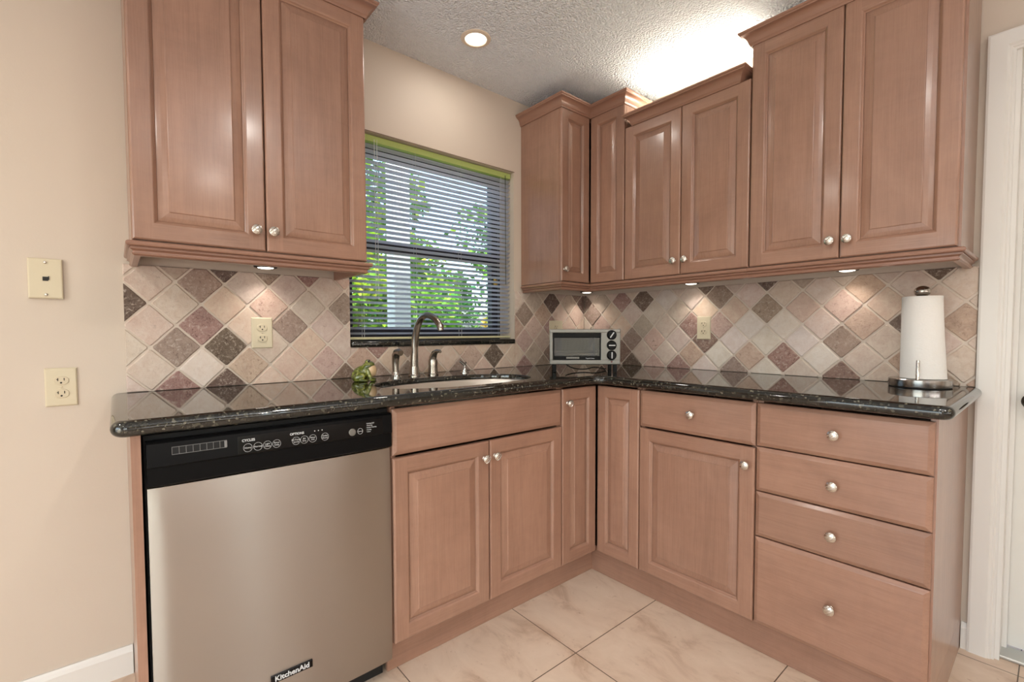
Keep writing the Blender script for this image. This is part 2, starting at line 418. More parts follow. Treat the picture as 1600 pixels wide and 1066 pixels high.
# window: frame, glass, sill
bm = B(); fx0, fx1 = -.158, -.118
box(bm, fx0, fx1, WX0, WX0+.06, WZ0, WZ1, .002); box(bm, fx0, fx1, WX1-.062, WX1-.003, WZ0, WZ1, .002); box(bm, fx0, fx1, WX0+.06, WX1-.062, WZ0, WZ0+.085, .002)
box(bm, fx0, fx1, WX0+.06, WX1-.062, WZ1-.05, WZ1, .002); box(bm, fx0+.005, fx1+.008, WX0+.06, WX1-.062, 1.482, 1.53, .002)
bm2 = B(); box(bm2, -.140, -.136, WX0+.06, WX1-.062, WZ0+.085, 1.482); box(bm2, -.140, -.136, WX0+.06, WX1-.062, 1.53, WZ1-.05)
win = structure('window_1', bm2, M_GLASS)
obj('window_frame', bm, M_BRZ, win)
bm = B(); box(bm, -.1175, -.10, -.625, -.605, 1.36, 1.40, .003); tube(bm, [(-.10, -.615, 1.395), (-.087, -.625, 1.385), (-.085, -.632, 1.362)], .005, 8)
obj('sash_latch', bm, M_BRASS, win)
bm = B(); box(bm, -.117, .018, WX0+.002, WX1-.002, WZ0-.003, WZ0+.022, .007, seg=3); structure('trim_4', bm, M_GRAN, smooth=.6)
bm = B()   # thin dark strip painted as the wall corner's shadow line above the window opening
box(bm, .0005, .0025, WX0-.004, WX1+.004, WZ1+.001, WZ1+.004); structure('trim_5', bm, simple('painted_corner_shadow', (120, 96, 76), .7))
# unseen glass doors added as openings for the fill lights
for nm, x0, x1, ax in (('added_window_2', .75, 3.05, 'y'), ('added_window_3', -4.0, -2.7, 'x'), ('added_window_4', -1.62, -1.30, 'x')):
    bmf, bmg = B(), B()
    def bx(t, a0, a1, z0, z1, d0, d1, bev=0):
        if ax == 'y': box(t, a0, a1, YR-d1, YR-d0, z0, z1, bev)
        else: box(t, XR+d0, XR+d1, a0, a1, z0, z1, bev)
    mid = (x0+x1)/2
    for a in (x0, mid-.03, x1-.06): bx(bmf, a, a+.06, 0.001, 2.1, .03, .07)
    for z in (0.001, 2.04): bx(bmf, x0, x1, z, z+.06, .03, .07)
    bx(bmg, x0+.06, mid-.03, .061, 2.04, .048, .052); bx(bmg, mid+.03, x1-.06, .061, 2.04, .048, .052)
    w_ = structure(nm, bmg, M_GLASS); obj('door_frame', bmf, M_WHITE, w_)

# ------------------------------------------------------------------ cabinet building blocks
def ring_pts(w, h, i): return [(-w/2+i, i), (w/2-i, i), (w/2-i, h-i), (-w/2+i, h-i)]
def rings_bm(bm, w, h, prof, mats, close_last=True, close_first=False, last_mat=0):
    R = [[bm.verts.new((x, -n, z)) for x, z in ring_pts(w, h, i)] for i, n in prof]
    for a, b_ in zip(R, R[1:]):
        for k in range(4):
            f = bm.faces.new((a[k], a[(k+1) % 4], b_[(k+1) % 4], b_[k])); f.material_index = mats[k % 2]
    if close_last: bm.faces.new(R[-1]).material_index = last_mat
    if close_first: bm.faces.new(R[0][::-1]).material_index = last_mat
    return R

TH = .019
def make_knob(parent, run, s, z, n, face_n):
    bm = B()
    lathe(bm, [(.0075, 0), (.0075, .002), (.0055, .004), (.005, .011), (.008, .0135), (.0145, .0165), (.0158, .0195), (.0150, .0225), (.011, .0255), (.0055, .0268), (.001, .027)], 24, Matrix.Rotation(PI/2, 4, 'X'))
    for k in (-1, 0, 1):     # diagonal ribs across the head
        d = Vector((math.cos(.75), 0, math.sin(.75))); q = Vector((-d.z, 0, d.x))*(k*.0072); hl = math.sqrt(max(.0002, .0135**2-(k*.0072)**2))
        tube(bm, [q-d*hl*.9+Vector((0, -.0232, 0)), q-d*hl*.5+Vector((0, -.0256, 0)), q+Vector((0, -.0266, 0)), q+d*hl*.5+Vector((0, -.0256, 0)), q+d*hl*.9+Vector((0, -.0232, 0))], .0013, 6)
    return put('knob', bm, M_NICK, parent, run, s, z, face_n, .6)

def put(name, bm, mats, parent, run, s, z, n, smooth=False):
    """run A: along the left wall (s is y, faces +x); run B: along the right wall (s is x, faces -y)"""
    loc = (n, s, z) if run == 'A' else (s, -n, z)
    return obj(name, bm, mats, parent, loc, PI/2 if run == 'A' else 0, smooth)

def make_door(parent, run, s0, s1, z0, z1, n, knob=None, F=.047, slope=.026):
    w, h = s1-s0, z1-z0; bm = B()
    G = F+.010
    # outer edge
    R = rings_bm(bm, w, h, [(0, 0), (0, TH-.005), (.0015, TH-.002), (.005, TH)], (1, 0), False, True)
    O = R[-1]; I = [bm.verts.new((x, -TH, zz)) for x, zz in ring_pts(w, h, F)]
    xl, xr = -w/2+F, w/2-F
    pb = [bm.verts.new((x, -TH, .005)) for x in (xl, xr)]; pt = [bm.verts.new((x, -TH, h-.005)) for x in (xl, xr)]
    bm.faces.new((O[0], pb[0], I[0], I[3], pt[0], O[3])).material_index = 0
    bm.faces.new((pb[1], O[1], O[2], pt[1], I[2], I[1])).material_index = 0
    bm.faces.new((pb[0], pb[1], I[1], I[0])).material_index = 1
    bm.faces.new((I[3], I[2], pt[1], pt[0])).material_index = 1
    prof = [(F, TH), (F+.002, TH-.0008), (F+.0045, TH-.003), (F+.006, TH-.006), (G, TH-.0095)]
    rings_bm(bm, w, h, prof, (1, 0), False)
    d = put('door', bm, [WV, WH], parent, run, (s0+s1)/2, z0, n)
    bm = B()
    rings_bm(bm, w, h, [(G-.001, TH-.0125), (G+.001, TH-.0095), (G+.004, TH-.0085), (G+slope*.5, TH-.0058), (G+slope, TH-.0032), (G+slope+.0012, TH-.0012), (G+slope+.003, TH-.0006)], (0, 0), True, True)
    put('raised_panel', bm, WV, d, run, (s0+s1)/2, z0, n)
    if knob: make_knob(d, run, knob[0], knob[1], 0, n+TH)
    return d

def make_drawer(parent, run, s0, s1, z0, z1, n, knob=None, name='drawer'):
    w, h = s1-s0, z1-z0; bm = B()
    rings_bm(bm, w, h, [(0, 0), (0, TH-.007), (.0015, TH-.0055), (.011, TH-.0008), (.013, TH)], (0, 0), True, True)
    d = put(name, bm, [WH], parent, run, (s0+s1)/2, z0, n)
    if knob: make_knob(d, run, knob[0], knob[1], 0, n+TH)
    return d

def panel_box(bm, run, s0, s1, n0, n1, z0, z1, bev=0):
    if run == 'A': box(bm, n0, n1, s0, s1, z0, z1, bev)
    else: box(bm, s0, s1, -n1, -n0, z0, z1, bev)

def carcass(root, run, s0, s1, n1, z0, z1, toe=None, top=False, n0=.002, finished=None):
    bm = B(); t = .016
    panel_box(bm, run, s0, s0+t, n0, n1, z0, z1); panel_box(bm, run, s1-t, s1, n0, n1, z0, z1)
    panel_box(bm, run, s0+t, s1-t, n0, n1, z0, z0+t); panel_box(bm, run, s0+t, s1-t, n0, n0+.006, z0+t, z1)
    if top: panel_box(bm, run, s0+t, s1-t, n0+.006, n1, z1-t, z1)
    base = Vector((0, 0, 0))
    o = obj('carcass', bm, WV, root)
    if toe:
        w = s1-s0; bm = B(); box(bm, -w/2, w/2, 0, .015, .001, z0)
        put('toe_kick', bm, WH, root, run, (s0+s1)/2, 0, toe)
    return o

def world_mesh(o):     # a mesh built straight in world coordinates: take the parent's place out of it
    return o

CROWN = [(-.03, .0105), (.0012, .0105), (.0012, 0), (.005, 0), (.007, .006), (.010, .009), (.011, .014), (.013, .022), (.019, .031), (.028, .037), (.034, .039), (.035, .043), (.039, .046), (.040, .052), (-.03, .052)]
RAIL = [(-.018, -.002), (.001, -.002), (.004, -.004), (.009, -.0035), (.013, -.0065), (.0145, -.011), (.013, -.0155), (.009, -.018), (.0045, -.0185), (.004, -.0215), (.007, -.0225), (.007, -.0245), (.002, -.027), (-.001, -.030), (-.0015, -.034), (.0015, -.0355), (.001, -.0385), (-.004, -.042), (-.018, -.042)]
def moulding(root, name, prof, path, z):
    bm = B(); sweep(bm, [(p, z+h) for p, h in prof], path)
    return obj(name, bm, [WM], root, smooth=.5)


# ------------------------------------------------------------------ base cabinets
NB = .586; DT, DB = .867, .119
# dishwasher end panel
t = thing('end_panel', 'narrow upright wood panel closing the left side of the dishwasher bay', 'cabinet panel', (.3, -2.2, 0))
bm = B(); box(bm, .002, .603, -2.209, -2.191, .001, .875); obj('panel', bm, WV, t)
bm = B(); box(bm, .603, .605, -2.209, -2.191, .001, .875); obj('edge_band', bm, WV, t)

t = thing('base_cabinet', 'wood sink base cabinet with two raised-panel doors below the window', 'cabinet', (.29, -1.2035, 0))
carcass(t, 'A', -1.582, -.825, NB, .115, .874)
make_drawer(t, 'A', -1.581, -.827, .7205, DT, NB, name='false_drawer_front')
make_door(t, 'A', -1.581, -1.2065, DB, .711, NB, knob=(-1.231, .652))
make_door(t, 'A', -1.2025, -.827, DB, .711, NB, knob=(-1.182, .654))

t = thing('base_cabinet', 'corner base cabinet with two tall narrow doors meeting at a right angle', 'cabinet', (.3, -.3, 0))
bm = B()
for a in ((.002, NB, -.823, -.807, .115, .874), (.807, .823, -NB, -.002, .115, .874), (.002, NB, -.807, -.002, .115, .131), (NB, .807, -NB, -.002, .115, .131), (.002, .008, -.807, -.002, .131, .874), (.008, .807, -.008, -.002, .131, .874)):
    box(bm, *a)
obj('carcass', bm, WV, t)
make_door(t, 'A', -.823, -.608, DB, DT, NB, knob=(-.795, .807), F=.045, slope=.02)
make_door(t, 'B', .608, .825, DB, DT, NB, F=.045, slope=.02)

t = thing('base_cabinet', 'base cabinet with one drawer above a single wide raised-panel door', 'cabinet', (1.055, -.29, 0))
carcass(t, 'B', .828, 1.284, NB, .115, .874)
make_drawer(t, 'B', .829, 1.283, .7205, DT, NB, knob=(1.057, .797))
make_door(t, 'B', .829, 1.283, DB, .7135, NB, knob=(1.257, .653))

t = thing('drawer_cabinet', 'base cabinet with four stacked drawers at the door end of the counter', 'cabinet', (1.511, -.29, 0))
carcass(t, 'B', 1.286, 1.739, NB, .115, .874)
bm = B(); box(bm, 1.7245, 1.739, -NB, -.002, .001, .1145); obj('side_foot', bm, WV, t)
for z0, z1, kz in ((.7235, DT, .797), (.5725, .7195, .644), (.4185, .5685, .492), (DB, .4145, .269)):
    make_drawer(t, 'B', 1.287, 1.734, z0, z1, NB, knob=(1.511, kz))

bm = B(); box(bm, -1.583, -.5665, 0, .015, .001, .1145); put('trim_6', bm, WH, None, 'A', 0, 0, .548)['kind'] = 'structure'
bm = B(); box(bm, .534, 1.7235, 0, .015, .001, .1145); put('trim_7', bm, WH, None, 'B', 0, 0, .566)['kind'] = 'structure'

# ------------------------------------------------------------------ wall cabinets
NU, UB, UT = .287, 1.36, 2.224
t = thing('wall_cabinet', 'two-door wood wall cabinet hanging over the dishwasher, left of the window', 'cabinet', (.15, -1.857, UB))
carcass(t, 'A', -2.187, -1.527, NU, UB, UT, top=True)
make_door(t, 'A', -2.186, -1.8585, UB+.001, UT-.003, NU, knob=(-1.887, 1.423))
make_door(t, 'A', -1.8555, -1.528, UB+.001, UT-.003, NU, knob=(-1.838, 1.423))
moulding(t, 'crown_moulding', CROWN, [(.002, -2.187), (.306, -2.187), (.306, -1.527), (.002, -1.527)], UT-.008)
moulding(t, 'light_rail', RAIL, [(.012, -2.187), (.306, -2.187), (.306, -1.527), (.012, -1.527)], UB-.001)

t = thing('wall_cabinet', 'tall corner wall cabinet with two narrow doors at a right angle, right of the window', 'cabinet', (.15, -.15, UB))
bm = B()
for z0, z1 in ((UB, UB+.016), (UT-.016, UT)):
    box(bm, .002, NU, -.502, -.002, z0, z1); box(bm, NU, .507, -NU, -.002, z0, z1)
box(bm, .002, NU, -.5205, -.502, UB, UT); box(bm, .507, .5235, -NU, -.002, UB, UT); box(bm, .002, .008, -.502, -.002, UB+.016, UT-.016); box(bm, .008, .507, -.008, -.002, UB+.016, UT-.016)
obj('carcass', bm, WV, t)
make_door(t, 'A', -.5185, -.3085, UB+.001, UT-.003, NU, knob=(-.5, 1.42), F=.045, slope=.02)
make_door(t, 'B', .3085, .5225, UB+.001, UT-.003, NU, F=.045, slope=.02)
moulding(t, 'crown_moulding', CROWN, [(.002, -.5205), (.306, -.5205), (.306, -.306), (.5235, -.306), (.5235, -.002)], UT-.008)
moulding(t, 'light_rail', RAIL, [(.0135, -.5205), (.306, -.5205), (.306, -.306), (.5245, -.306)], UB-.001)

UT2 = 2.098
t = thing('wall_cabinet', 'shorter two-door wall cabinet between the corner cabinet and the tall right one', 'cabinet', (.825, -.15, UB))
carcass(t, 'B', .5255, 1.123, NU, UB, UT2+.004, top=True)
make_door(t, 'B', .5275, .8255, UB+.001, UT2, NU, knob=(.8, 1.423))
make_door(t, 'B', .8285, 1.1215, UB+.001, UT2, NU, knob=(.855, 1.423))
moulding(t, 'crown_moulding', CROWN, [(.574, -.002), (.574, -.306), (1.078, -.306), (1.078, -.002)], UT2-.004)
moulding(t, 'light_rail', RAIL, [(.5255, -.306), (1.123, -.306)], UB-.001)

t = thing('wall_cabinet', 'tall two-door wall cabinet beside the white doorway, over the paper towels', 'cabinet', (1.43, -.15, UB))
carcass(t, 'B', 1.125, 1.738, NU, UB, UT, top=True)
make_door(t, 'B', 1.1265, 1.4285, UB+.001, UT-.003, NU, knob=(1.404, 1.421))
make_door(t, 'B', 1.4315, 1.731, UB+.001, UT-.003, NU, knob=(1.456, 1.421))
moulding(t, 'crown_moulding', CROWN, [(1.125, -.002), (1.125, -.306), (1.738, -.306), (1.738, -.002)], UT-.008)
moulding(t, 'light_rail', RAIL, [(1.124, -.306), (1.738, -.306), (1.738, -.012)], UB-.001)

# ------------------------------------------------------------------ countertop
def superellipse(cx, cy, a, b_, n, k=72):
    o = []
    for i in range(k):
        th = 2*PI*i/k; c, s = math.cos(th), math.sin(th)
        o.append((cx+a*math.copysign(abs(c)**(2/n), c), cy+b_*math.copysign(abs(s)**(2/n), s)))
    return o
SINK = (.39, -1.195, .178, .335, 2.4)
def arc(cx, cy, r, a0, a1, n=8): return [(cx+r*math.cos(math.radians(a0+(a1-a0)*i/n)), cy+r*math.sin(math.radians(a0+(a1-a0)*i/n))) for i in range(n+1)]
ED, YE, XE = .635, -2.243, 1.773
outline = [(.0015, -.0015), (.0015, YE)]            # counter-clockwise seen from above
outline += arc(ED-.03, YE+.03, .03, -90, 0)
outline += arc(ED+.05, -ED-.05, .05, 180, 90)
outline += arc(XE-.03, -ED+.03, .03, -90, 0)
outline += [(XE, -.0225), (1.7562, -.0225), (1.7562, -.0015)]
walls = {0, len(outline)-1, len(outline)-2, len(outline)-3}                         # edge i runs from vertex i to i+1; these stand at the wall
def offset_poly(P, d):
    n = len(P); out = []
    for i in range(n):
        p0, p1, p2 = Vector(P[i-1]), Vector(P[i]), Vector(P[(i+1) % n])
        e1, e2 = (p1-p0).normalized(), (p2-p1).normalized()
        n1, n2 = Vector((-e1.y, e1.x)), Vector((-e2.y, e2.x))      # inward (left)
        d1 = 0 if (i-1) % n in walls else d; d2 = 0 if i in walls else d
        det = n1.x*n2.y-n1.y*n2.x
        if abs(det) < 1e-4: out.append(p1+n1*d1)
        else: out.append(p1+Vector(((d1*n2.y-d2*n1.y)/det, (d2*n1.x-d1*n2.x)/det)))
    return out
bm = B(); ZT, TK = .914, .037; r = TK/2; rings = []
for k in range(11):
    a = -PI/2+PI*k/10; dd = r*(1-math.cos(a)); z = ZT-r+r*math.sin(a)
    rings.append([bm.verts.new((p.x, p.y, z)) for p in offset_poly(outline, dd)])
N = len(outline)
for a, b_ in zip(rings, rings[1:]):
    for i in range(N): bm.faces.new((a[i], a[(i+1) % N], b_[(i+1) % N], b_[i]))
se = superellipse(*SINK)
hole = []
for ins, z in ((-.003, ZT), (-.001, ZT-.001), (0, ZT-.003), (0, ZT-.020)):
    hole.append([bm.verts.new((x, y, z)) for x, y in superellipse(SINK[0], SINK[1], SINK[2]-ins, SINK[3]-ins, SINK[4])])
K = len(se)
for a, b_ in zip(hole, hole[1:]):
    for i in range(K): bm.faces.new((a[i], a[(i+1) % K], b_[(i+1) % K], b_[i]))
under = [[bm.verts.new((p.x, p.y, z)) for p in offset_poly(outline, .0275)] for z in (ZT-TK, ZT-.020)]
for a, b_ in ((rings[0], under[0]), (under[0], under[1])):
    for i in range(N): bm.faces.new((a[i], a[(i+1) % N], b_[(i+1) % N], b_[i]))
bm.edges.ensure_lookup_table()
def ring_edges(rg): return [bm.edges.get((rg[i], rg[(i+1) % len(rg)])) for i in range(len(rg))]
bmesh.ops.triangle_fill(bm, use_beauty=True, edges=ring_edges(rings[-1])+ring_edges(hole[0]))
bmesh.ops.triangle_fill(bm, use_beauty=True, edges=ring_edges(under[1])+ring_edges(hole[-1]))
ct = obj('countertop', bm, M_GRAN, smooth=.7)
for p in ct.data.polygons:
    if abs(p.normal.z) > .9995: p.use_smooth = False
prop(ct, 'polished dark granite L-shaped countertop with rounded edge', 'countertop')

# sink
t = thing('kitchen_sink', 'stainless steel undermount sink set into the granite under the window', 'sink', (SINK[0], SINK[1], .7))
bm = B(); prev = None; first = None
zs = [(.010, ZT-.0215), (-.003, ZT-.0215), (-.005, ZT-.027), (-.010, .82), (-.016, .76), (-.03, .738), (-.06, .730)]
for ins, z in zs:
    rg = [bm.verts.new((x, y, z)) for x, y in superellipse(SINK[0], SINK[1], SINK[2]+ins, SINK[3]+ins, SINK[4])]
    if prev:
        for i in range(K): bm.faces.new((prev[i], prev[(i+1) % K], rg[(i+1) % K], rg[i]))
    prev = rg
bm.faces.new(prev)
obj('bowl', bm, M_SINK, t, smooth=True)
bm = B(); lathe(bm, [(.045, 0), (.045, .003), (.036, .004), (.034, .001), (.002, .001)], 28, Matrix.Translation((SINK[0], SINK[1], .7305))); obj('drain', bm, M_CHR, t, smooth=.6)

# ------------------------------------------------------------------ tiled splashback
TYPES = {'C': (208, 192, 181, .14), 'W': (217, 206, 197, .08), 'T': (212, 191, 175, .14), 'G': (186, 170, 158, .35), 'M': (158, 140, 128, .75), 'N': (191, 168, 151, .5),
         'P': (199, 173, 162, .6), 'R': (160, 130, 123, .9), 'D': (112, 95, 86, .85), 'B': (134, 113, 103, .8)}
TA = {-1: {-1: 'M', 0: 'B', 1: 'G', 2: 'G', 3: 'C', 9: 'C', 10: 'P', 11: 'R', 12: 'M', 13: 'D', 14: 'G', 15: 'C'},
      0: {-1: 'D', 0: 'G', 1: 'D', 2: 'G', 10: 'C', 11: 'C', 12: 'C', 13: 'M', 14: 'C', 15: 'C'},
      1: {0: 'T', 1: 'T', 2: 'N', 3: 'M', 10: 'M', 11: 'C', 12: 'P', 13: 'T', 14: 'C', 15: 'D'},
      2: {-1: 'T', 0: 'T', 1: 'R', 2: 'P', 3: 'N', 10: 'C', 11: 'M', 12: 'T', 13: 'R', 14: 'C', 15: 'C'},
      3: {0: 'G', 1: 'B', 2: 'G', 3: 'P', 4: 'T', 5: 'T', 6: 'T', 7: 'T', 8: 'M', 9: 'R', 10: 'C', 11: 'T', 12: 'C', 13: 'D', 14: 'M', 15: 'C'},
      4: {0: 'M', 1: 'B', 2: 'G', 3: 'T', 4: 'D', 5: 'P', 6: 'T', 7: 'T', 8: 'T', 9: 'N', 10: 'P', 11: 'T', 12: 'N', 13: 'W', 14: 'C', 15: 'C'},
      5: {0: 'M', 1: 'M', 2: 'M', 3: 'R', 4: 'T', 5: 'T', 6: 'M', 7: 'N', 8: 'M', 9: 'M', 10: 'B', 11: 'T', 12: 'T', 13: 'D', 14: 'R', 15: 'C'}}
TB = {-1: {0: 'C', 1: 'C', 2: 'C', 3: 'C', 4: 'C', 5: 'D', 6: 'C', 7: 'D', 8: 'G', 9: 'C', 10: 'C', 11: 'D', 12: 'C'},
      0: {0: 'D', 1: 'G', 2: 'R', 3: 'D', 4: 'W', 5: 'C', 6: 'M', 7: 'C', 8: 'C', 9: 'C', 10: 'N', 11: 'C', 12: 'C'},
      1: {0: 'M', 1: 'T', 2: 'C', 3: 'C', 4: 'C', 5: 'T', 6: 'T', 7: 'M', 8: 'T', 9: 'P', 10: 'T', 11: 'C', 12: 'C'},
      2: {0: 'C', 1: 'P', 2: 'T', 3: 'G', 4: 'C', 5: 'R', 6: 'P', 7: 'W', 8: 'W', 9: 'C', 10: 'N', 11: 'D', 12: 'N'},
      3: {0: 'C', 1: 'T', 2: 'M', 3: 'P', 4: 'C', 5: 'B', 6: 'W', 7: 'W', 8: 'W', 9: 'M', 10: 'C', 11: 'C', 12: 'C'},
      4: {0: 'C', 1: 'D', 2: 'B', 3: 'C', 4: 'C', 5: 'N', 6: 'W', 7: 'N', 8: 'R', 9: 'W', 10: 'C', 11: 'N', 12: 'C'},
      5: {0: 'M', 1: 'M', 2: 'D', 3: 'P', 4: 'R', 5: 'W', 6: 'M', 7: 'W', 8: 'C', 9: 'B', 10: 'C', 11: 'M', 12: 'N'}}
def clip(poly, x0, x1, z0, z1):
    for ax, val, sgn in ((0, x0, 1), (0, x1, -1), (1, z0, 1), (1, z1, -1)):
        out = []
        for i in range(len(poly)):
            p, q = poly[i-1], poly[i]; dp, dq = (p[ax]-val)*sgn, (q[ax]-val)*sgn
            if dp >= 0: out.append(p) if not out or out[-1] != p else None
            if dp*dq < 0:
                f = dp/(dp-dq); out.append((p[0]+(q[0]-p[0])*f, p[1]+(q[1]-p[1])*f))
        poly = out
        if len(poly) < 3: return []
    return poly
ZB1 = 1.325
def splash(run, regions, table, s_even, s_odd, ds, ztop, dz, label, half):
    rng = random.Random(3); bm = B(); lay = bm.loops.layers.float_color.new('stone'); grout = lin((204, 184, 164))
    W3 = (lambda s, n, z: (n, s, z)) if run == 'A' else (lambda s, n, z: (s, -n, z))
    for (a, b_, c, d) in regions:
        bx = B(); box(bx, 0, 1, 0, 1, 0, 1)
        lo, hi = W3(a, .0008, c), W3(b_, .0055, d)
        for v in bx.verts: v.co = Vector([lo[i]+(hi[i]-lo[i])*v.co[i] for i in range(3)])
        join(bm, bx, 1)
    for j in range(-1, 7):
        z = ztop-dz/2*j
        for k in range(-1, 17):
            s = (s_even if j % 2 == 0 else s_odd)+ds*k
            ty = table.get(j, {}).get(k, 'C')
            col = TYPES[ty]; v = rng.uniform(-7, 7); rgb = lin(tuple(max(0, min(255, x+v+rng.uniform(-2, 2))) for x in col[:3]))
            hw = abs(ds)/2-.0044; hh = dz/2-.0044
            D = [(s-hw, z), (s, z-hh), (s+hw, z), (s, z+hh)]
            # slightly uneven, tumbled outline
            P = []
            for i in range(4):
                p, q = D[i], D[(i+1) % 4]
                for f in (0.04, .35, .65, .96):
                    P.append((p[0]+(q[0]-p[0])*f+rng.uniform(-.0008, .0008), p[1]+(q[1]-p[1])*f+rng.uniform(-.0008, .0008)))
            for reg in regions:
                Q = clip(P, *reg)
                if len(Q) < 3: continue
                ar = sum(Q[i-1][0]*Q[i][1]-Q[i][0]*Q[i-1][1] for i in range(len(Q)))/2
                if abs(ar) < 3e-5: continue
                cx, cz = sum(p[0] for p in Q)/len(Q), sum(p[1] for p in Q)/len(Q)
                dpt = rng.uniform(.0088, .0102); n = len(Q)
                lv = []
                for ins, nn in ((0, .004), (.0, .0072), (.0022, dpt)):
                    ring = []
                    for p in Q:
                        L = math.hypot(p[0]-cx, p[1]-cz) or 1; f = max(.5, 1-ins*1.4/L)
                        ring.append(bm.verts.new(W3(cx+(p[0]-cx)*f, nn, cz+(p[1]-cz)*f)))
                    lv.append(ring)
                fs = [bm.faces.new(lv[2])]
                for q_ in range(2):
                    for i in range(n): fs.append(bm.faces.new((lv[q_][i], lv[q_][(i+1) % n], lv[q_+1][(i+1) % n], lv[q_+1][i])))
                for f in fs:
                    f.material_index = 0
                    for l in f.loops: l[lay] = (*rgb[:3], col[3])
    o = obj('tile_backsplash', bm, [M_TILE, M_GROUT]); prop(o, label, 'backsplash'); return o
ZL = .9148
splash('A', [(-2.205, WX0-.001, ZL, ZB1), (WX0-.001, WX1+.001, ZL, WZ0-.005), (WX1+.001, -.0105, ZL, ZB1)], TA, -.147, -.0757, -.1425, 1.276, .146,
       'diagonal tumbled stone tile backsplash around the window', 0)
splash('B', [(.0105, 1.754, ZL, ZB1)], TB, .005, .0767, .1434, 1.279, .1434, 'diagonal tumbled stone tile backsplash behind the paper towels', 0)

# ------------------------------------------------------------------ dishwasher
t = thing('dishwasher', 'stainless steel dishwasher with black control strip under the counter', 'dishwasher', (.3, -1.886, 0))
DY0, DY1 = -2.182, -1.588; dyc = (DY0+DY1)/2; dw = DY1-DY0
bm = B(); box(bm, .03, .575, DY0-.004, DY1+.002, .06, .868); obj('tub', bm, M_BLKM, t)
bm = B(); box(bm, -dw/2+.01, dw/2-.01, 0, .02, .004, .06); put('toe_panel', bm, M_BLKM, t, 'A', dyc, 0, .545)
bm = B()
for s_ in (-.22, .22):
    bm = B(); lathe(bm, [(.012, 0), (.012, .06)], 12, Matrix.Translation((.2, dyc+s_, .001))); obj('foot', bm, M_BLKM, t)
# bowed steel door skin
bm = B(); nx, nz = 30, 12; z0, z1 = .072, .7475; grid = []
for j in range(nz+1):
    row = []
    for i in range(nx+1):
        u = i/nx*2-1; v = j/nz*2-1
        edge = max(0, abs(u)-.86)/.14; zedge = max(0, abs(v)-.93)/.07
        bow = .005*(1-abs(u)**2.4)+.004*math.cos(v*PI/2)*(1-u*u*.6)-.0032*edge**2-.003*zedge**2
        row.append(bm.verts.new((u*dw/2, -.022-bow, z0+(z1-z0)*j/nz)))
    grid.append(row)
for j in range(nz):
    for i in range(nx): bm.faces.new((grid[j][i], grid[j][i+1], grid[j+1][i+1], grid[j+1][i]))
rim = [grid[0][i] for i in range(nx+1)]+[grid[j][nx] for j in range(1, nz+1)]+[grid[nz][i] for i in range(nx-1, -1, -1)]+[grid[j][0] for j in range(nz-1, 0, -1)]
back = [bm.verts.new((v.co.x, 0, v.co.z)) for v in rim]
for i in range(len(rim)): bm.faces.new((rim[i], rim[(i+1) % len(rim)], back[(i+1) % len(rim)], back[i]))
bm.faces.new(back)
put('door_panel', bm, M_DW, t, 'A', dyc, 0, .578, .7)
# control strip: upper fascia leaning back, lower lip with the pull recess
bm = B()
def prism(bm, prof, w):
    a = [bm.verts.new((-w/2, -n, z)) for n, z in prof]; b_ = [bm.verts.new((w/2, -n, z)) for n, z in prof]; k = len(prof)
    for i in range(k): bm.faces.new((a[i], a[(i+1) % k], b_[(i+1) % k], b_[i]))
    bm.faces.new(a[::-1]); bm.faces.new(b_)
prism(bm, [(0, .797), (.033, .797), (.035, .7995), (.030, .852), (.026, .857), (0, .857)], dw)
fa = put('control_panel', bm, M_BLK, t, 'A', dyc, 0, .578)
bm = B(); prism(bm, [(0, .7515), (.026, .7515), (.031, .756), (.029, .796), (0, .796)], dw); put('lower_lip', bm, M_BLK, t, 'A', dyc, 0, .578)
NF = .578
def fascia_n(z): return NF+.035-(z-.7995)/(.852-.7995)*.005
tilt = math.atan2(.005, .0525)
def on_fascia(name, bm, mt, y, z, parent, lift=.0003):
    o = put(name, bm, mt, parent, 'A', y, z, fascia_n(z)+lift)
    o.rotation_euler = (-tilt, 0, 0 if parent is not t else PI/2); return o
# y positions read along the strip
bm = B(); box(bm, -.1925, .1925, -.0006, .0003, -.0225, .0225, .0002); on_fascia('touch_panel', bm, M_BLKG, -1.8095, .8225, fa)
bm = B(); box(bm, -.054, .054, 0, .002, -.0085, .0085)
on_fascia('vent_recess', bm, M_BLKM, -2.0805, .832, fa, .0012)
bm = B()
for s_ in (-.0085, .0085): box(bm, -.055, .055, -.0012, .001, s_-.0004, s_+.0004)
for q in range(9): box(bm, -.055+q*.0136, -.0543+q*.0136, -.0012, .001, -.0085, .0085)
box(bm, .050, .0555, -.0014, .001, -.0075, .0075)
on_fascia('vent_grille', bm, simple('grey_plastic', (128, 126, 124), .4), -2.0805, .832, fa, .0014)
def ring_bm(rx, rz, w):
    bm = B(); k = 28
    L = [[bm.verts.new(((rx+e)*math.cos(2*PI*i/k), -d, (rz+e)*math.sin(2*PI*i/k))) for i in range(k)] for e, d in ((0, 0), (0, .0006), (w, .0006), (w, 0))]
    for a, b_ in zip(L, L[1:]):
        for i in range(k): bm.faces.new((a[i], a[(i+1) % k], b_[(i+1) % k], b_[i]))
    return bm
def lettering(s_, size, y, z, parent=fa, mt=M_PRINT, **k): return on_fascia('lettering', text_bm(s_, size, **k), mt, y, z, parent, .0010)
buttons = [(-1.980, ('Heavy',)), (-1.957, ('Normal',)), (-1.935, ('Light', 'China')), (-1.913, ('Rinse', 'Only')), (-1.865, ('Hi-Temp', 'Scrub')), (-1.844, ('Air', 'Dry')), (-1.822, ('Rinse', 'Aid')), (-1.789, ('Delay', 'Hours'))]
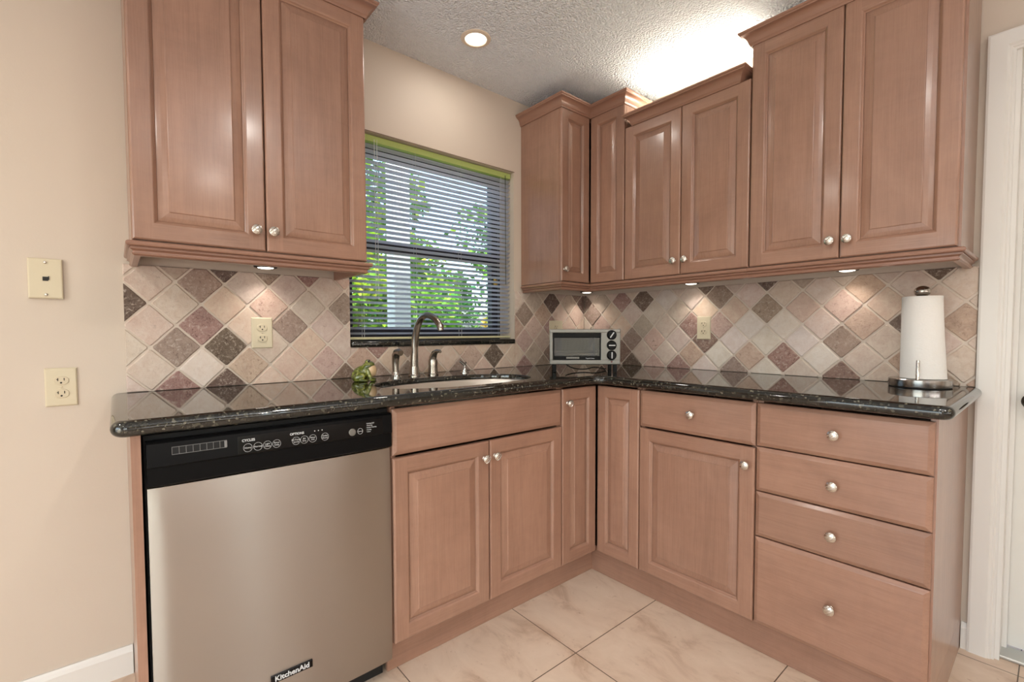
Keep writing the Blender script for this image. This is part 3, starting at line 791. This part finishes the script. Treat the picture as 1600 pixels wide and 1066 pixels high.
for y, words in buttons:
    bt = on_fascia('cycle_button', ring_bm(.0095, .0098, .0006), M_PRINT, y, .8145, fa, .0006)
    tb = B()
    for i, w_ in enumerate(words): join(tb, text_bm(w_, .0062), None, Matrix.Translation((0, 0, (len(words)-1)*.003-.006*i)))
    on_fascia('lettering', tb, M_PRINT, y, .8145, fa, .0010)
lettering('CYCLES', .0085, -1.978, .833, bold=.0002); lettering('OPTIONS', .0085, -1.862, .833, bold=.0002)
bm = B(); lathe(bm, [(.0105, 0), (.0105, .001), (.009, .0018), (.002, .0018)], 24, Matrix.Rotation(PI/2, 4, 'X')); on_fascia('start_button', bm, M_SIL, -1.711, .8155, fa, .0004)
on_fascia('cancel_button', ring_bm(.0075, .0078, .0007), M_PRINT, -1.688, .8155, fa, .0006); lettering('Cancel', .0055, -1.688, .8155)
tb = B()
for i, w_ in enumerate(('Sensing Soil', 'Washing', 'Water Heating', 'Drying', 'Clean')): join(tb, text_bm(w_, .005, align='LEFT'), None, Matrix.Translation((0, 0, .012-.006*i)))
on_fascia('lettering', tb, M_PRINT, -1.668, .823, fa, .0010)
for y in (-1.816, -1.806, -1.796):
    bm = B(); lathe(bm, [(.0014, 0), (.0014, .0006)], 10, Matrix.Rotation(PI/2, 4, 'X')); on_fascia('indicator_light', bm, M_PRINT, y, .834, fa, .0006)
# badge
bm = B(); box(bm, -.053, .053, -.003, .003, -.0105, .0105, .001); bd = put('badge', bm, M_BLKG, t, 'A', -1.886, .184, .578+.022+.0085)
put('lettering', text_bm('KitchenAid', .0195, bold=.0005), M_PRINT, bd, 'A', -1.886, .184, .578+.022+.0085+.0032)

# ------------------------------------------------------------------ taps and things by the sink
FB = Vector((.118, -1.243, ZT))
t = thing('faucet', 'brushed nickel gooseneck faucet rising from the counter behind the sink', 'faucet', FB)
bm = B(); lathe(bm, [(.026, 0), (.026, .004), (.022, .007), (.0205, .012), (.0195, .036), (.0185, .040), (.0185, .044)], 28, Matrix.Translation(FB)); obj('base', bm, M_FAUC, t, smooth=.6)
pts = [FB+Vector(p) for p in ((0, 0, .040), (.001, 0, .065), (.002, 0, .085))]+bez(FB+Vector((.003, 0, .10)), FB+Vector((.006, 0, .20)), FB+Vector((.05, 0, .268)), FB+Vector((.12, 0, .262)), 12)[0:]+bez(FB+Vector((.12, 0, .262)), FB+Vector((.17, 0, .255)), FB+Vector((.20, 0, .235)), FB+Vector((.218, 0, .212)), 8)[1:]
n_ = len(pts); rads = [.0175-.0045*min(1, i/(n_*.55)) for i in range(n_)]
bm = B(); tube(bm, pts, rads, 20); obj('spout', bm, M_FAUC, t, smooth=.7)
tip = pts[-1]; d_ = (pts[-1]-pts[-2]).normalized(); d_ = (d_+Vector((0, 0, -1.2))).normalized()
bm = B(); tube(bm, [tip-d_*.008, tip+d_*.004, tip+d_*.006, tip+d_*.016], [.0135, .0138, .0115, .0105], 20); obj('aerator', bm, M_FAUC, t, smooth=.6)

SB = Vector((.118, -1.330, ZT))
t = thing('side_sprayer', 'brushed nickel side sprayer standing left of the gooseneck faucet', 'sink sprayer', SB)
bm = B(); lathe(bm, [(.022, 0), (.022, .006), (.018, .010), (.016, .022), (.015, .024)], 24, Matrix.Translation(SB)); obj('holder', bm, M_CHR, t, smooth=.6)
bm = B(); tube(bm, [SB+Vector(p) for p in ((0, 0, .022), (-.001, 0, .05), (-.001, 0, .075), (.003, 0, .093), (.014, 0, .105), (.030, 0, .109), (.048, 0, .105))], [.0135, .014, .0155, .017, .0165, .0145, .0125], 20); obj('spray_head', bm, M_FAUC, t, smooth=.7)
bm = B(); tube(bm, [SB+Vector(p) for p in ((-.013, 0, .055), (-.017, 0, .072), (-.013, 0, .092))], [.004, .006, .004], 10); obj('trigger', bm, M_BLK, t, smooth=.7)

LB = Vector((.122, -1.152, ZT))
t = thing('lever_tap', 'brushed nickel lever handle standing right of the gooseneck faucet', 'faucet handle', LB)
bm = B(); lathe(bm, [(.024, 0), (.024, .005), (.0215, .008), (.020, .04), (.021, .06), (.019, .07), (.010, .075)], 24, Matrix.Translation(LB)); obj('base', bm, M_FAUC, t, smooth=.6)
bm = B(); tube(bm, [LB+Vector(p) for p in ((-.004, 0, .055), (.0, 0, .078), (.014, 0, .098), (.034, 0, .108), (.056, 0, .108), (.064, 0, .105))], [.017, .017, .0135, .009, .0075, .006], 16); obj('lever', bm, M_FAUC, t, smooth=.7)

AB = Vector((.125, -.985, ZT))
t = thing('soap_dispenser', 'small steel pump at the right of the lever handle behind the sink', 'soap pump', AB)
bm = B(); lathe(bm, [(.022, 0), (.022, .003), (.014, .006), (.0125, .022), (.010, .025), (.0075, .034), (.002, .036)], 20, Matrix.Translation(AB)); obj('collar', bm, M_CHR, t, smooth=.6)
bm = B(); tube(bm, [AB+Vector(p) for p in ((.006, .004, .030), (-.004, -.006, .044), (-.016, -.016, .055))], [.006, .0062, .0045], 12); tube(bm, [AB+Vector(p) for p in ((-.002, -.002, .036), (.006, .006, .05))], [.005, .004], 10); obj('pump_head', bm, simple('dark_steel', (90, 84, 78), .25, 1), t, smooth=.7)

# green frog ornament
GB = Vector((.165, -1.487, ZT))
t = thing('frog_figurine', 'small green glazed frog ornament with cream throat left of the sink', 'figurine', GB)
def ell(bm, c, r, rot=None, seg=20):
    k = bmesh.new(); bmesh.ops.create_uvsphere(k, u_segments=seg, v_segments=seg//2, radius=1)
    mt = Matrix.Translation(c) @ (rot.to_matrix().to_4x4() if rot else Matrix.Identity(4)) @ Matrix.Diagonal((*r, 1)); join(bm, k, 0, mt)
from mathutils import Euler
FR = Matrix.Rotation(math.radians(62), 4, 'Z')     # local +x is where the frog looks
def fp(x, y, z): return GB+(FR @ Vector((x, y, z)))
def fr(e): return (FR.to_3x3() @ Euler(e).to_matrix()).to_euler()
bm = B()
ell(bm, fp(-.012, 0, .030), (.040, .031, .029), fr((0, -.55, 0)))
ell(bm, fp(.016, 0, .058), (.026, .026, .020), fr((0, -.35, 0)))
for s_ in (-1, 1):
    ell(bm, fp(.012, .016*s_, .076), (.0085, .0085, .0085))
    ell(bm, fp(-.018, .030*s_, .017), (.026, .012, .016), fr((0, -.3, .2*s_)))
    ell(bm, fp(-.002, .037*s_, .0055), (.022, .010, .0055), fr((0, 0, .4*s_)))
    tube(bm, [fp(.014, .020*s_, .045), fp(.022, .026*s_, .024), fp(.026, .027*s_, .006)], [.009, .0075, .006], 10)
    ell(bm, fp(.034, .028*s_, .005), (.014, .009, .005))
fm, n, b = mat_new('mottled_green_glaze'); tc = node(n, 'ShaderNodeTexCoord'); ns = noise(n, tc.outputs['Object'], 55, 4, .6, .6)
n.links.new(ramp(n, ns.outputs[0], [(.32, (44, 50, 14)), (.5, (92, 102, 32)), (.7, (168, 166, 84))]).outputs[0], b.inputs['Base Color']); b.inputs['Roughness'].default_value = .18; b.inputs['Coat Weight'].default_value = .5
fo = obj('body', bm, fm, t, smooth=True)
rm = fo.modifiers.new('merge', 'REMESH'); rm.mode = 'VOXEL'; rm.voxel_size = .0022; rm.use_smooth_shade = True
sm_ = fo.modifiers.new('soften', 'SMOOTH'); sm_.iterations = 6
bm = B(); ell(bm, fp(.026, 0, .044), (.021, .026, .030), fr((0, -.2, 0))); obj('throat', bm, simple('cream_glaze', (214, 182, 140), .25, coat=.4), t, smooth=True)
M_EYE = simple('dark_eye', (26, 18, 12), .1)
for s_ in (-1, 1):
    bm = B(); ell(bm, fp(.0175, .0195*s_, .078), (.0048, .0048, .0048), None, 12); obj('eye', bm, M_EYE, t, smooth=True)

# ------------------------------------------------------------------ toaster oven (standing across the corner)
TC = Vector((.50, -.565)); right = Vector((math.cos(.80), math.sin(.80))); backv = Vector((-right.y, right.x))
t = thing('toaster_oven', 'silver toaster oven with glass door and three black dials in the corner', 'toaster oven', (*(TC+backv*.11), ZT))
t.rotation_euler = (0, 0, .80)
TZ0, TZ1, TW, TD = .040, .201, .322, .215      # local: x right, y back, front at y=-TD/2
def tp(name, bm, mt, parent=None, smooth=False, loc=(0, 0, 0)):
    return obj(name, bm, mt, parent or t, loc, 0, smooth, world=False)
f0 = -TD/2; xw = -TW/2
bm = B(); wx0, wx1, wz0, wz1 = xw+.013, xw+.235, TZ0+.020, TZ1-.016
box(bm, xw, xw+TW, f0+.012, TD/2, TZ1-.006, TZ1, .002); box(bm, xw, xw+TW, f0+.012, TD/2, TZ0, TZ0+.006, .002)
box(bm, xw, xw+.006, f0+.012, TD/2, TZ0+.006, TZ1-.006); box(bm, xw+TW-.006, xw+TW, f0+.012, TD/2, TZ0+.006, TZ1-.006); box(bm, xw+.006, xw+TW-.006, TD/2-.006, TD/2, TZ0+.006, TZ1-.006)
box(bm, xw+.240, xw+.246, f0+.012, TD/2-.006, TZ0+.006, TZ1-.006)
tp('body', bm, M_SIL)
bm = B()     # front surround, rounded
box(bm, xw-.003, xw+TW+.003, f0-.004, f0+.012, wz1, TZ1+.002, .004, seg=3); box(bm, xw-.003, xw+TW+.003, f0-.004, f0+.012, TZ0-.002, wz0, .004, seg=3)
box(bm, xw-.003, wx0, f0-.0038, f0+.012, wz0-.003, wz1+.003, .003, seg=2); box(bm, wx1, xw+TW+.003, f0-.0038, f0+.012, wz0-.003, wz1+.003, .003, seg=2)
tp('front_frame', bm, M_SIL)
bm = B(); box(bm, wx0+.001, wx1-.001, f0-.010, f0+.004, wz1-.022, wz1-.001, .003, seg=2); box(bm, wx0+.001, wx1-.001, f0-.004, f0+.004, wz0+.001, wz0+.018, .001)
box(bm, wx0+.001, wx0+.006, f0-.004, f0+.004, wz0+.018, wz1-.022); box(bm, wx1-.006, wx1-.001, f0-.004, f0+.004, wz0+.018, wz1-.022)
dr = tp('door', bm, M_BLK)
bm = B(); box(bm, wx0+.006, wx1-.006, f0-.001, f0+.002, wz0+.018, wz1-.022); tp('door_glass', bm, M_OVENGLASS, dr)
bm = B(); box(bm, .075+xw, .155+xw-.02, f0-.006, f0-.004, wz0+.005, wz0+.014, .0006); lg = tp('name_plate', bm, M_SIL, dr)
bm = text_bm('BLACK & DECKER', .0065); tp('lettering', bm, M_BLKM, lg, loc=(xw+.105, f0-.0064, wz0+.0094))
bm = text_bm('Toast-R-Oven', .007); tp('lettering', bm, M_PRINT, dr, loc=(xw+.185, f0-.0044, wz0+.007))
bm = B(); tube(bm, [(wx0+.008, f0+.03, TZ0+.045), (wx1-.004, f0+.03, TZ0+.045)], .002, 8); tube(bm, [(wx0+.008, f0+.15, TZ0+.045), (wx1-.004, f0+.15, TZ0+.045)], .002, 8)
for i in range(12): tube(bm, [(wx0+.014+i*.0175, f0+.03, TZ0+.045), (wx0+.014+i*.0175, f0+.15, TZ0+.045)], .0012, 6)
tp('rack', bm, M_CHR)
bm = B()     # curved reflector at the back of the oven chamber
k = 12; a_ = []
for i in range(k+1):
    f = i/k; a_.append((xw+.02+f*.20, TD/2-.02-.05*(1-(2*f-1)**2)+.05*(1-(2*f-1)**2)*0))
for (x0, y0), (x1, y1) in zip(a_, a_[1:]):
    bm.faces.new([bm.verts.new(p) for p in ((x0, TD/2-.012, TZ0+.055), (x1, TD/2-.012, TZ0+.055), (x1, y1, TZ0+.12), (x0, y0, TZ0+.12))])
tp('reflector', bm, simple('oven_liner', (206, 202, 194), .35, .6))
for z, ang in ((.176, .6), (.128, PI/2), (.082, 0)):
    bm = B(); lathe(bm, [(.0225, 0), (.0225, .003), (.020, .005), (.019, .014), (.017, .016), (.001, .016)], 28, Matrix.Translation((0, 0, 0)) @ Matrix.Rotation(PI/2, 4, 'X'))
    kb = tp('dial', bm, M_BLK, smooth=.6, loc=(xw+TW-.038, f0-.004, z))
    bm = B(); box(bm, -.0025, .0025, -.018, -.0155, -.015, .015, .0008)
    p_ = tp('pointer', bm, M_PRINT, kb); p_.rotation_euler = (0, ang, 0)
bm = B(); lathe(bm, [(.004, 0), (.004, .003), (.001, .004)], 12, Matrix.Translation((xw+TW-.038, f0-.004, TZ0+.012)) @ Matrix.Rotation(PI/2, 4, 'X')); tp('indicator_light', bm, simple('red_indicator', (90, 20, 16), .2))
for sx in (xw+.02, xw+TW-.02):
    for sy in (f0+.016, TD/2-.02):
        bm = B(); box(bm, sx-.009, sx+.009, sy-.009, sy+.009, .0005, TZ0, .002); tp('foot', bm, M_BLK)
bm = B(); tube(bm, bez((xw+.08, .06, .03), (xw+.10, -.02, .008), (xw+.16, -.03, .004), (xw+.2, .02, .012), 14)+bez((xw+.2, .02, .012), (xw+.23, .06, .02), (xw+.27, .0, .004), (xw+.28, .07, .006), 12)[1:], .003, 8); tp('power_cord', bm, M_BLKM, smooth=True)

# ------------------------------------------------------------------ paper towels on their holder
PC = Vector((1.628, -.125, ZT))
t = thing('towel_holder', 'brushed steel upright towel holder with round base and ball top', 'paper towel holder', PC)
bm = B(); lathe(bm, [(.083, .0005), (.083, .003)], 48, Matrix.Translation(PC)); obj('base_pad', bm, M_BLKM, t, smooth=.5)
bm = B(); lathe(bm, [(.085, .003), (.0855, .005), (.0855, .027), (.083, .029), (.002, .0292)], 56, Matrix.Translation(PC)); obj('base', bm, steel('brushed_steel_base', (176, 172, 168), .2, (60, 60, 4)), t, smooth=.5)
bm = B(); lathe(bm, [(.006, .0285), (.006, .312)], 16, Matrix.Translation(PC)); obj('post', bm, M_NICK, t, smooth=.5)
bm = B(); prof = [(.008, .3095)]+[(.0228*math.sin(PI*i/14), .3265-.0195*math.cos(PI*i/14)) for i in range(2, 14)]+[(.002, .346)]
lathe(bm, prof, 28, Matrix.Translation(PC)); obj('ball_finial', bm, steel('finial_steel', (186, 180, 172), .24), t, smooth=True)
ro = Vector((.006, -.077, 0))
bm = B(); lathe(bm, [(.0052, .029), (.0052, .092), (.004, .094)], 14, Matrix.Translation(PC+ro)); obj('tension_rod', bm, M_NICK, t, smooth=.6)
t = thing('paper_towel_roll', 'white paper towel roll with its loose end flaring on the steel holder', 'paper towel', PC+Vector((0, 0, .03)))
bm = B(); Z0, Z1 = .0305, .309; nz = 10; L = []
for j in range(nz+1):
    f = j/nz; ring = []
    for i in range(60):
        th = 2*PI*i/60
        r_ = .054
        a_ = math.cos(th-math.radians(20)); fl = max(0, a_)**1.6*(1-f)**1.25*.017
        ring.append(bm.verts.new((PC.x+(r_+fl)*math.cos(th), PC.y+(r_+fl)*math.sin(th), ZT+Z0+(Z1-Z0)*f)))
    L.append(ring)
inner = [[bm.verts.new((PC.x+.021*math.cos(2*PI*i/60), PC.y+.021*math.sin(2*PI*i/60), ZT+z)) for i in range(60)] for z in (Z1, Z0)]
seq = L+inner+[L[0]]
for a, b_ in zip(seq, seq[1:]):
    for i in range(60): bm.faces.new((a[i], a[(i+1) % 60], b_[(i+1) % 60], b_[i]))
rl = obj('sheet', bm, M_PAPER, t, smooth=.6)
bm = B(); lathe(bm, [(.0205, Z0+.001), (.0205, Z1-.001), (.0185, Z1-.001), (.0185, Z0+.001), (.0205, Z0+.001)], 40, Matrix.Translation(PC), cap=False); obj('cardboard_tube', bm, simple('cardboard', (178, 148, 112), .8), t, smooth=.5)

# ------------------------------------------------------------------ sockets and plates
def outlet(run, s, z, n, label, w=.071, h=.114, group=None):
    loc = (n, s, z) if run == 'A' else (s, -n, z)
    t = thing('wall_outlet', label, 'outlet', loc)
    bm = B(); rings_bm(bm, w, h, [(0, 0), (0, .002), (.003, .0048), (.005, .005)], (0, 0), True, True)
    pl = put('cover_plate', bm, M_ALM, t, run, s, z-h/2, n)
    for dz in (-.0195, .0195):
        bm = B(); k = 28; prof = []
        R = []
        for rr, d in ((1, .0), (1, .0065), (.93, .007)):
            R.append([bm.verts.new((max(-.0165, min(.0165, .0178*math.cos(2*PI*i/k)))*rr, -d, .0135*math.sin(2*PI*i/k)*rr)) for i in range(k)])
        for a, b_ in zip(R, R[1:]):
            for i in range(k): bm.faces.new((a[i], a[(i+1) % k], b_[(i+1) % k], b_[i]))
        bm.faces.new(R[-1])
        rc = put('receptacle', bm, M_ALMD, t, run, s, z+dz, n)
        bm = B()
        box(bm, -.0078, -.0058, -.0074, -.006, -.001, .0075); box(bm, -.0100, -.0058, -.0074, -.006, .0025, .0045); box(bm, .0058, .0078, -.0074, -.006, .0, .0075)
        lathe(bm, [(.0026, .006), (.0026, .0074)], 10, Matrix.Translation((0, 0, -.0065)) @ Matrix.Rotation(PI/2, 4, 'X'))
        put('slots', bm, M_HOLE, rc, run, s, z+dz, n)
    bm = B(); lathe(bm, [(.0032, .004), (.0032, .006), (.002, .0064)], 12, Matrix.Rotation(PI/2, 4, 'X')); put('screw', bm, M_ALMD, t, run, s, z, n)
    return t
outlet('A', -2.355, .9445, .0008, 'almond wall outlet low on the plain cream wall beside the counter end')
outlet('A', -1.812, 1.104, .0085, 'almond wall outlet on the tiles between the dishwasher and the left wall cabinet')
outlet('A', -.258, 1.113, .0085, 'almond wall outlet half hidden behind the toaster oven', w=.11)
outlet('B', .789, 1.1225, .0085, 'almond wall outlet on the tiles right of the toaster oven')
t = thing('phone_jack', 'almond telephone wall plate high on the plain cream wall', 'phone jack', (.0008, -2.379, 1.2655))
bm = B(); rings_bm(bm, .073, .116, [(0, 0), (0, .008), (.002, .0095), (.004, .010)], (0, 0), True, True); put('cover_plate', bm, M_ALM, t, 'A', -2.379, 1.2655-.058, .0008)
bm = B(); box(bm, -.006, .006, -.0108, -.008, -.007, .005); box(bm, .006, .008, -.0118, -.009, -.004, .007); put('jack_socket', bm, M_HOLE, t, 'A', -2.379, 1.2655, .0008)
for dz in (-.047, .047):
    bm = B(); lathe(bm, [(.0042, .009), (.0042, .012), (.0028, .0135), (.001, .0138)], 14, Matrix.Rotation(PI/2, 4, 'X')); put('screw', bm, M_NICK, t, 'A', -2.379, 1.2655+dz, .0008, .6)

# ------------------------------------------------------------------ window blind
t = thing('window_blind', 'white slatted mini blind with open slats hanging inside the kitchen window', 'window blind', (-.034, -1.0255, WZ1))
BY0, BY1 = WX0+.006, WX1-.003; byc = (BY0+BY1)/2; bw = BY1-BY0; BX = -.036
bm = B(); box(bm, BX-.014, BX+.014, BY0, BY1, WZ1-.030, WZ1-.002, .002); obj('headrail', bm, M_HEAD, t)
z_top, z_bot, NS = 1.915, 1.1, 37
for i in range(NS):
    z = z_bot+(z_top-z_bot)*i/(NS-1)
    bm = B(); tilt_ = math.radians(-22); rows = []
    for j in range(5):
        q = (j-2)/2; a = q*.0125; cr = .0022*(1-q*q)
        xx = a*math.cos(tilt_)+cr*math.sin(tilt_); zz = -a*math.sin(tilt_)+cr*math.cos(tilt_)
        rows.append([bm.verts.new((xx, s, zz)) for s in (-bw/2, bw/2)])
    for a, b_ in zip(rows, rows[1:]): bm.faces.new((a[0], a[1], b_[1], b_[0]))
    bmesh.ops.solidify(bm, geom=bm.faces[:], thickness=.0004)
    obj('slat', bm, M_SLAT, t, (BX, byc, z))
bm = B(); box(bm, BX-.0125, BX+.0125, BY0, BY1, 1.073, 1.084, .003); obj('bottom_rail', bm, simple('cream_blind_rail', (206, 200, 160), .45), t)
for f in (.075, .36, .64, .925):
    bm = B(); y = BY0+bw*f
    for dx in (-.0125, .0125): tube(bm, [(BX+dx, y, 1.08), (BX+dx, y, WZ1-.028)], .0006, 6)
    obj('ladder_cord', bm, M_CORD, t)
bm = B(); y = BY0+bw*.135; tube(bm, [(BX+.018, y, 1.25), (BX+.018, y, WZ1-.02)], .0012, 6); tube(bm, [(BX+.018, y+.012, 1.25), (BX+.018, y+.012, WZ1-.02)], .0012, 6); obj('lift_cord', bm, M_CORD, t)
bm = B(); y = BY0+bw*.955; tube(bm, [(BX+.02, y, 1.36), (BX+.018, y, WZ1-.02)], .0028, 8); obj('tilt_wand', bm, glass('clear_wand', (225, 230, 226)), t)

# ------------------------------------------------------------------ lamps
def puck(x, y, z, label, power=.5):
    t = thing('puck_light', label, 'cabinet light', (x, y, z), None)
    bm = B(); lathe(bm, [(.037, 0), (.0385, -.008), (.0385, -.018), (.036, -.0215), (.030, -.0225), (.027, -.020)], 32, Matrix.Translation((x, y, z))); obj('housing', bm, M_BLK, t, smooth=.5)
    bm = B(); lathe(bm, [(.0268, -.0195), (.025, -.0225), (.016, -.0245), (.002, -.025)], 28, Matrix.Translation((x, y, z))); obj('lens', bm, M_LAMP, t, smooth=.8)
    l = area_light('puck_lamp', (x, y, z-.027), (0, 0, -1), .05, .05, power, (1, .93, .84), 'DISK', math.radians(112)); l.parent = t; l.location = (0, 0, -.027)
puck(.085, -1.812, 1.3585, 'small lit black puck light under the cabinet left of the window')
puck(.1, -.09, 1.3585, 'small lit puck light tucked under the corner wall cabinet')
puck(.76, -.085, 1.3585, 'small lit puck light under the shorter wall cabinet, above the tile outlet')
puck(1.40, -.085, 1.3585, 'small lit puck light under the wall cabinet beside the doorway')

def can(x, y, label, power, group=None):
    t = thing('recessed_light', label, 'ceiling light', (x, y, ZC), group)
    bm = B(); lathe(bm, [(.044, -.001), (.046, -.006), (.056, -.0065), (.0625, -.003), (.0635, -.0005)], 40, Matrix.Translation((x, y, ZC)), cap=False); obj('trim_ring', bm, simple('cream_ring', (226, 206, 184), .4), t, smooth=.6)
    bm = B(); lathe(bm, [(.0445, -.0005), (.043, -.0035), (.03, -.005), (.002, -.0055)], 36, Matrix.Translation((x, y, ZC))); obj('lens', bm, M_LAMP, t, smooth=.8)
    l = area_light('ceiling_lamp', (x, y, ZC-.009), (0, 0, -1), .085, .085, power, (1, .95, .88), 'DISK'); l.parent = t; l.location = (0, 0, -.009)
can(.302, -1.037, 'lit round recessed light in the textured ceiling above the sink', 3.5)
for x, y in ((1.9, -1.6), (1.9, -3.2), (3.1, -1.6), (3.1, -3.2), (.6, -3.2)): can(x, y, 'unseen recessed ceiling light added behind the camera to fill the room', 13, 'unseen fill lights added over the open floor')  # added out of view to even out the room light
PL = Vector((2.45, -1.65, 1.83))
t = thing('added_pendant', 'unseen white bowl pendant added behind the camera to brighten the ceiling', 'pendant lamp', PL)  # pendant added out of view as a fill for the ceiling
bm = B(); lathe(bm, [(.02, -.09), (.10, -.075), (.17, -.03), (.19, .02), (.186, .02), (.165, -.025), (.10, -.066), (.02, -.08)], 32, Matrix.Translation(PL)); obj('bowl', bm, M_WHITE, t, smooth=.8)
bm = B(); tube(bm, [PL+Vector((0, 0, -.085)), PL+Vector((0, 0, ZC-1.83-.001))], .006, 10); obj('stem', bm, M_NICK, t)
l = area_light('pendant_fill', PL+Vector((0, 0, .0)), (0, 0, 1), .26, .26, 40, (1, .99, .975), 'DISK'); l.parent = t; l.location = (0, 0, 0)
t = thing('cabinet_top_lamp', 'slim strip lamp lying on top of the shorter wall cabinet', 'strip lamp', (.83, -.14, UT2+.006))
bm = B(); box(bm, .58, 1.08, -.17, -.11, UT2+.0045, UT2+.03, .003); obj('housing', bm, M_WHITE, t)
bm = B(); tube(bm, [(.59, -.14, UT2+.046), (1.07, -.14, UT2+.046)], .012, 14); obj('tube', bm, simple('lit_tube', (255, 250, 235), .4, emit=(255, 246, 220), estr=8), t, smooth=.6)

# ------------------------------------------------------------------ garden outside the window
def leafmat(name, rough=.5):
    mt, n, b = mat_new(name); at = node(n, 'ShaderNodeVertexColor', layer_name='leaf'); n.links.new(at.outputs[0], b.inputs['Base Color'])
    b.inputs['Roughness'].default_value = rough; b.inputs['Subsurface Weight'].default_value = 0
    tr = node(n, 'ShaderNodeBsdfTranslucent'); n.links.new(at.outputs[0], tr.inputs[0]); ms = node(n, 'ShaderNodeMixShader'); ms.inputs[0].default_value = .35
    o = [x for x in n.nodes if x.type == 'OUTPUT_MATERIAL'][0]
    n.links.new(b.outputs[0], ms.inputs[1]); n.links.new(tr.outputs[0], ms.inputs[2]); n.links.new(ms.outputs[0], o.inputs[0]); return mt
M_LEAF = leafmat('foliage'); M_BARK = simple('bark', (120, 104, 86), .8)
def plant(name, label, cat, x, y, h, rad, nleaf, size, cols, base=.15, seed=0, trunk=.04, group=None, long=2.2):
    rng = random.Random(seed); t = thing(name, label, cat, (x, y, 0), group)
    bm = B(); lay = bm.loops.layers.float_color.new('leaf')
    blobs = []
    for _ in range(11):
        a = rng.uniform(0, 2*PI); rr = rad*.7*math.sqrt(rng.random()); blobs.append((x+rr*math.cos(a), y+rr*math.sin(a), base+(h-base)*rng.uniform(.15, .9), rad*rng.uniform(.3, .55)))
    for _ in range(nleaf):
        bx_, by_, bz, br = rng.choice(blobs); d = Vector((rng.gauss(0, 1), rng.gauss(0, 1), rng.gauss(0, 1))).normalized()*br*rng.uniform(.6, 1.05)
        p = Vector((bx_, by_, bz))+Vector((d.x, d.y, d.z*.9)); p.z = max(.06, p.z)
        ax = Vector((rng.gauss(0, 1), rng.gauss(0, 1), rng.gauss(-.2, .6))).normalized(); sd_ = ax.cross(Vector((rng.gauss(0, .4), rng.gauss(0, .4), 1))).normalized(); up = sd_.cross(ax)
        s = size*rng.uniform(.6, 1.3); L_ = s*long/2
        vs_ = [bm.verts.new(q) for q in (p, p+ax*L_*.5+sd_*s*.32+up*s*.06, p+ax*L_*1.1-up*s*.05, p+ax*L_*.5-sd_*s*.32+up*s*.06)]
        c = lin(tuple(max(0, min(255, k+rng.uniform(-16, 16))) for k in rng.choice(cols)))
        f = bm.faces.new(vs_)
        for l in f.loops: l[lay] = c
    obj('foliage', bm, M_LEAF, t, smooth='keep')
    bm = B(); tube(bm, [(x, y, 0.0), (x+.03, y, base+(h-base)*.35), (x-.02, y+.03, base+(h-base)*.7)], [trunk, trunk*.75, trunk*.4], 8)
    for bx_, by_, bz, br in blobs[:7]: tube(bm, [(x+.015, y, base*.6+.1), ((x+bx_)/2, (y+by_)/2, bz*.6+base*.2), (bx_, by_, bz)], [trunk*.45, trunk*.3, trunk*.15], 6)
    obj('stems', bm, M_BARK, t); return t
GR = [(96, 150, 46), (126, 176, 58), (70, 122, 40), (150, 190, 70)]; YG = [(168, 196, 62), (196, 206, 78), (136, 178, 58), (110, 160, 50)]; DG = [(58, 104, 40), (78, 128, 52), (96, 146, 62)]; OR = [(214, 168, 70), (224, 190, 96), (150, 168, 60), (206, 140, 80)]
gm, n, b = mat_new('lawn_grass'); tc = node(n, 'ShaderNodeTexCoord'); ns = noise(n, tc.outputs['Object'], 30, 5, .7)
n.links.new(ramp(n, ns.outputs[0], [(.3, (70, 110, 42)), (.7, (140, 176, 74))]).outputs[0], b.inputs['Base Color']); b.inputs['Roughness'].default_value = .9
bm = B(); box(bm, -22, -.17, -10, 20, -.3, -.02); structure('ground', bm, gm)
plant('flowering_shrub', 'yellow-green leafy shrub low outside the left of the window', 'shrub', -2.5, -.55, 1.75, .62, 2400, .11, YG, seed=1)
plant('shrub', 'bright green bushy shrub in the middle of the window view', 'shrub', -3.5, 1.0, 2.0, .8, 3600, .11, GR, seed=2)
plant('croton', 'low shrub with orange and yellow leaves at the bottom right of the window view', 'shrub', -2.1, .92, 1.36, .34, 900, .10, OR, seed=3)
plant('shrub', 'mid green shrub behind the right of the window', 'shrub', -3.6, 3.3, 2.3, 1.0, 2400, .12, GR+DG, seed=4)
plant('tree', 'tall leafy tree beyond the left side of the window', 'tree', -5.6, .2, 4.6, 1.3, 4600, .15, GR+YG, base=1.2, seed=5, trunk=.09)
plant('tree', 'dark green tree beyond the right side of the window', 'tree', -6.6, 5.4, 4.4, 1.6, 3200, .17, DG+GR, base=.8, seed=6, trunk=.1)
plant('tree', 'open pale tree far behind the middle of the window', 'tree', -8.4, 2.7, 4.4, 1.4, 3600, .17, YG+DG, base=1.4, seed=8, trunk=.1)
plant('hedge', 'dark green hedge at the far end of the garden', 'hedge', -14.5, 7.0, 3.0, 3.0, 4200, .26, DG, seed=9, trunk=.08)
t = thing('patio_post', 'pale grey square post standing just outside the window', 'post', (-1.5, -.50, -.02))
bm = B(); box(bm, -1.57, -1.43, -.57, -.43, .04, 3.0, .006); obj('shaft', bm, simple('pale_grey_paint', (188, 188, 198), .6), t)
bm = B(); box(bm, -1.60, -1.40, -.60, -.40, -.02, .04, .004); obj('base_block', bm, M_WHITE, t)
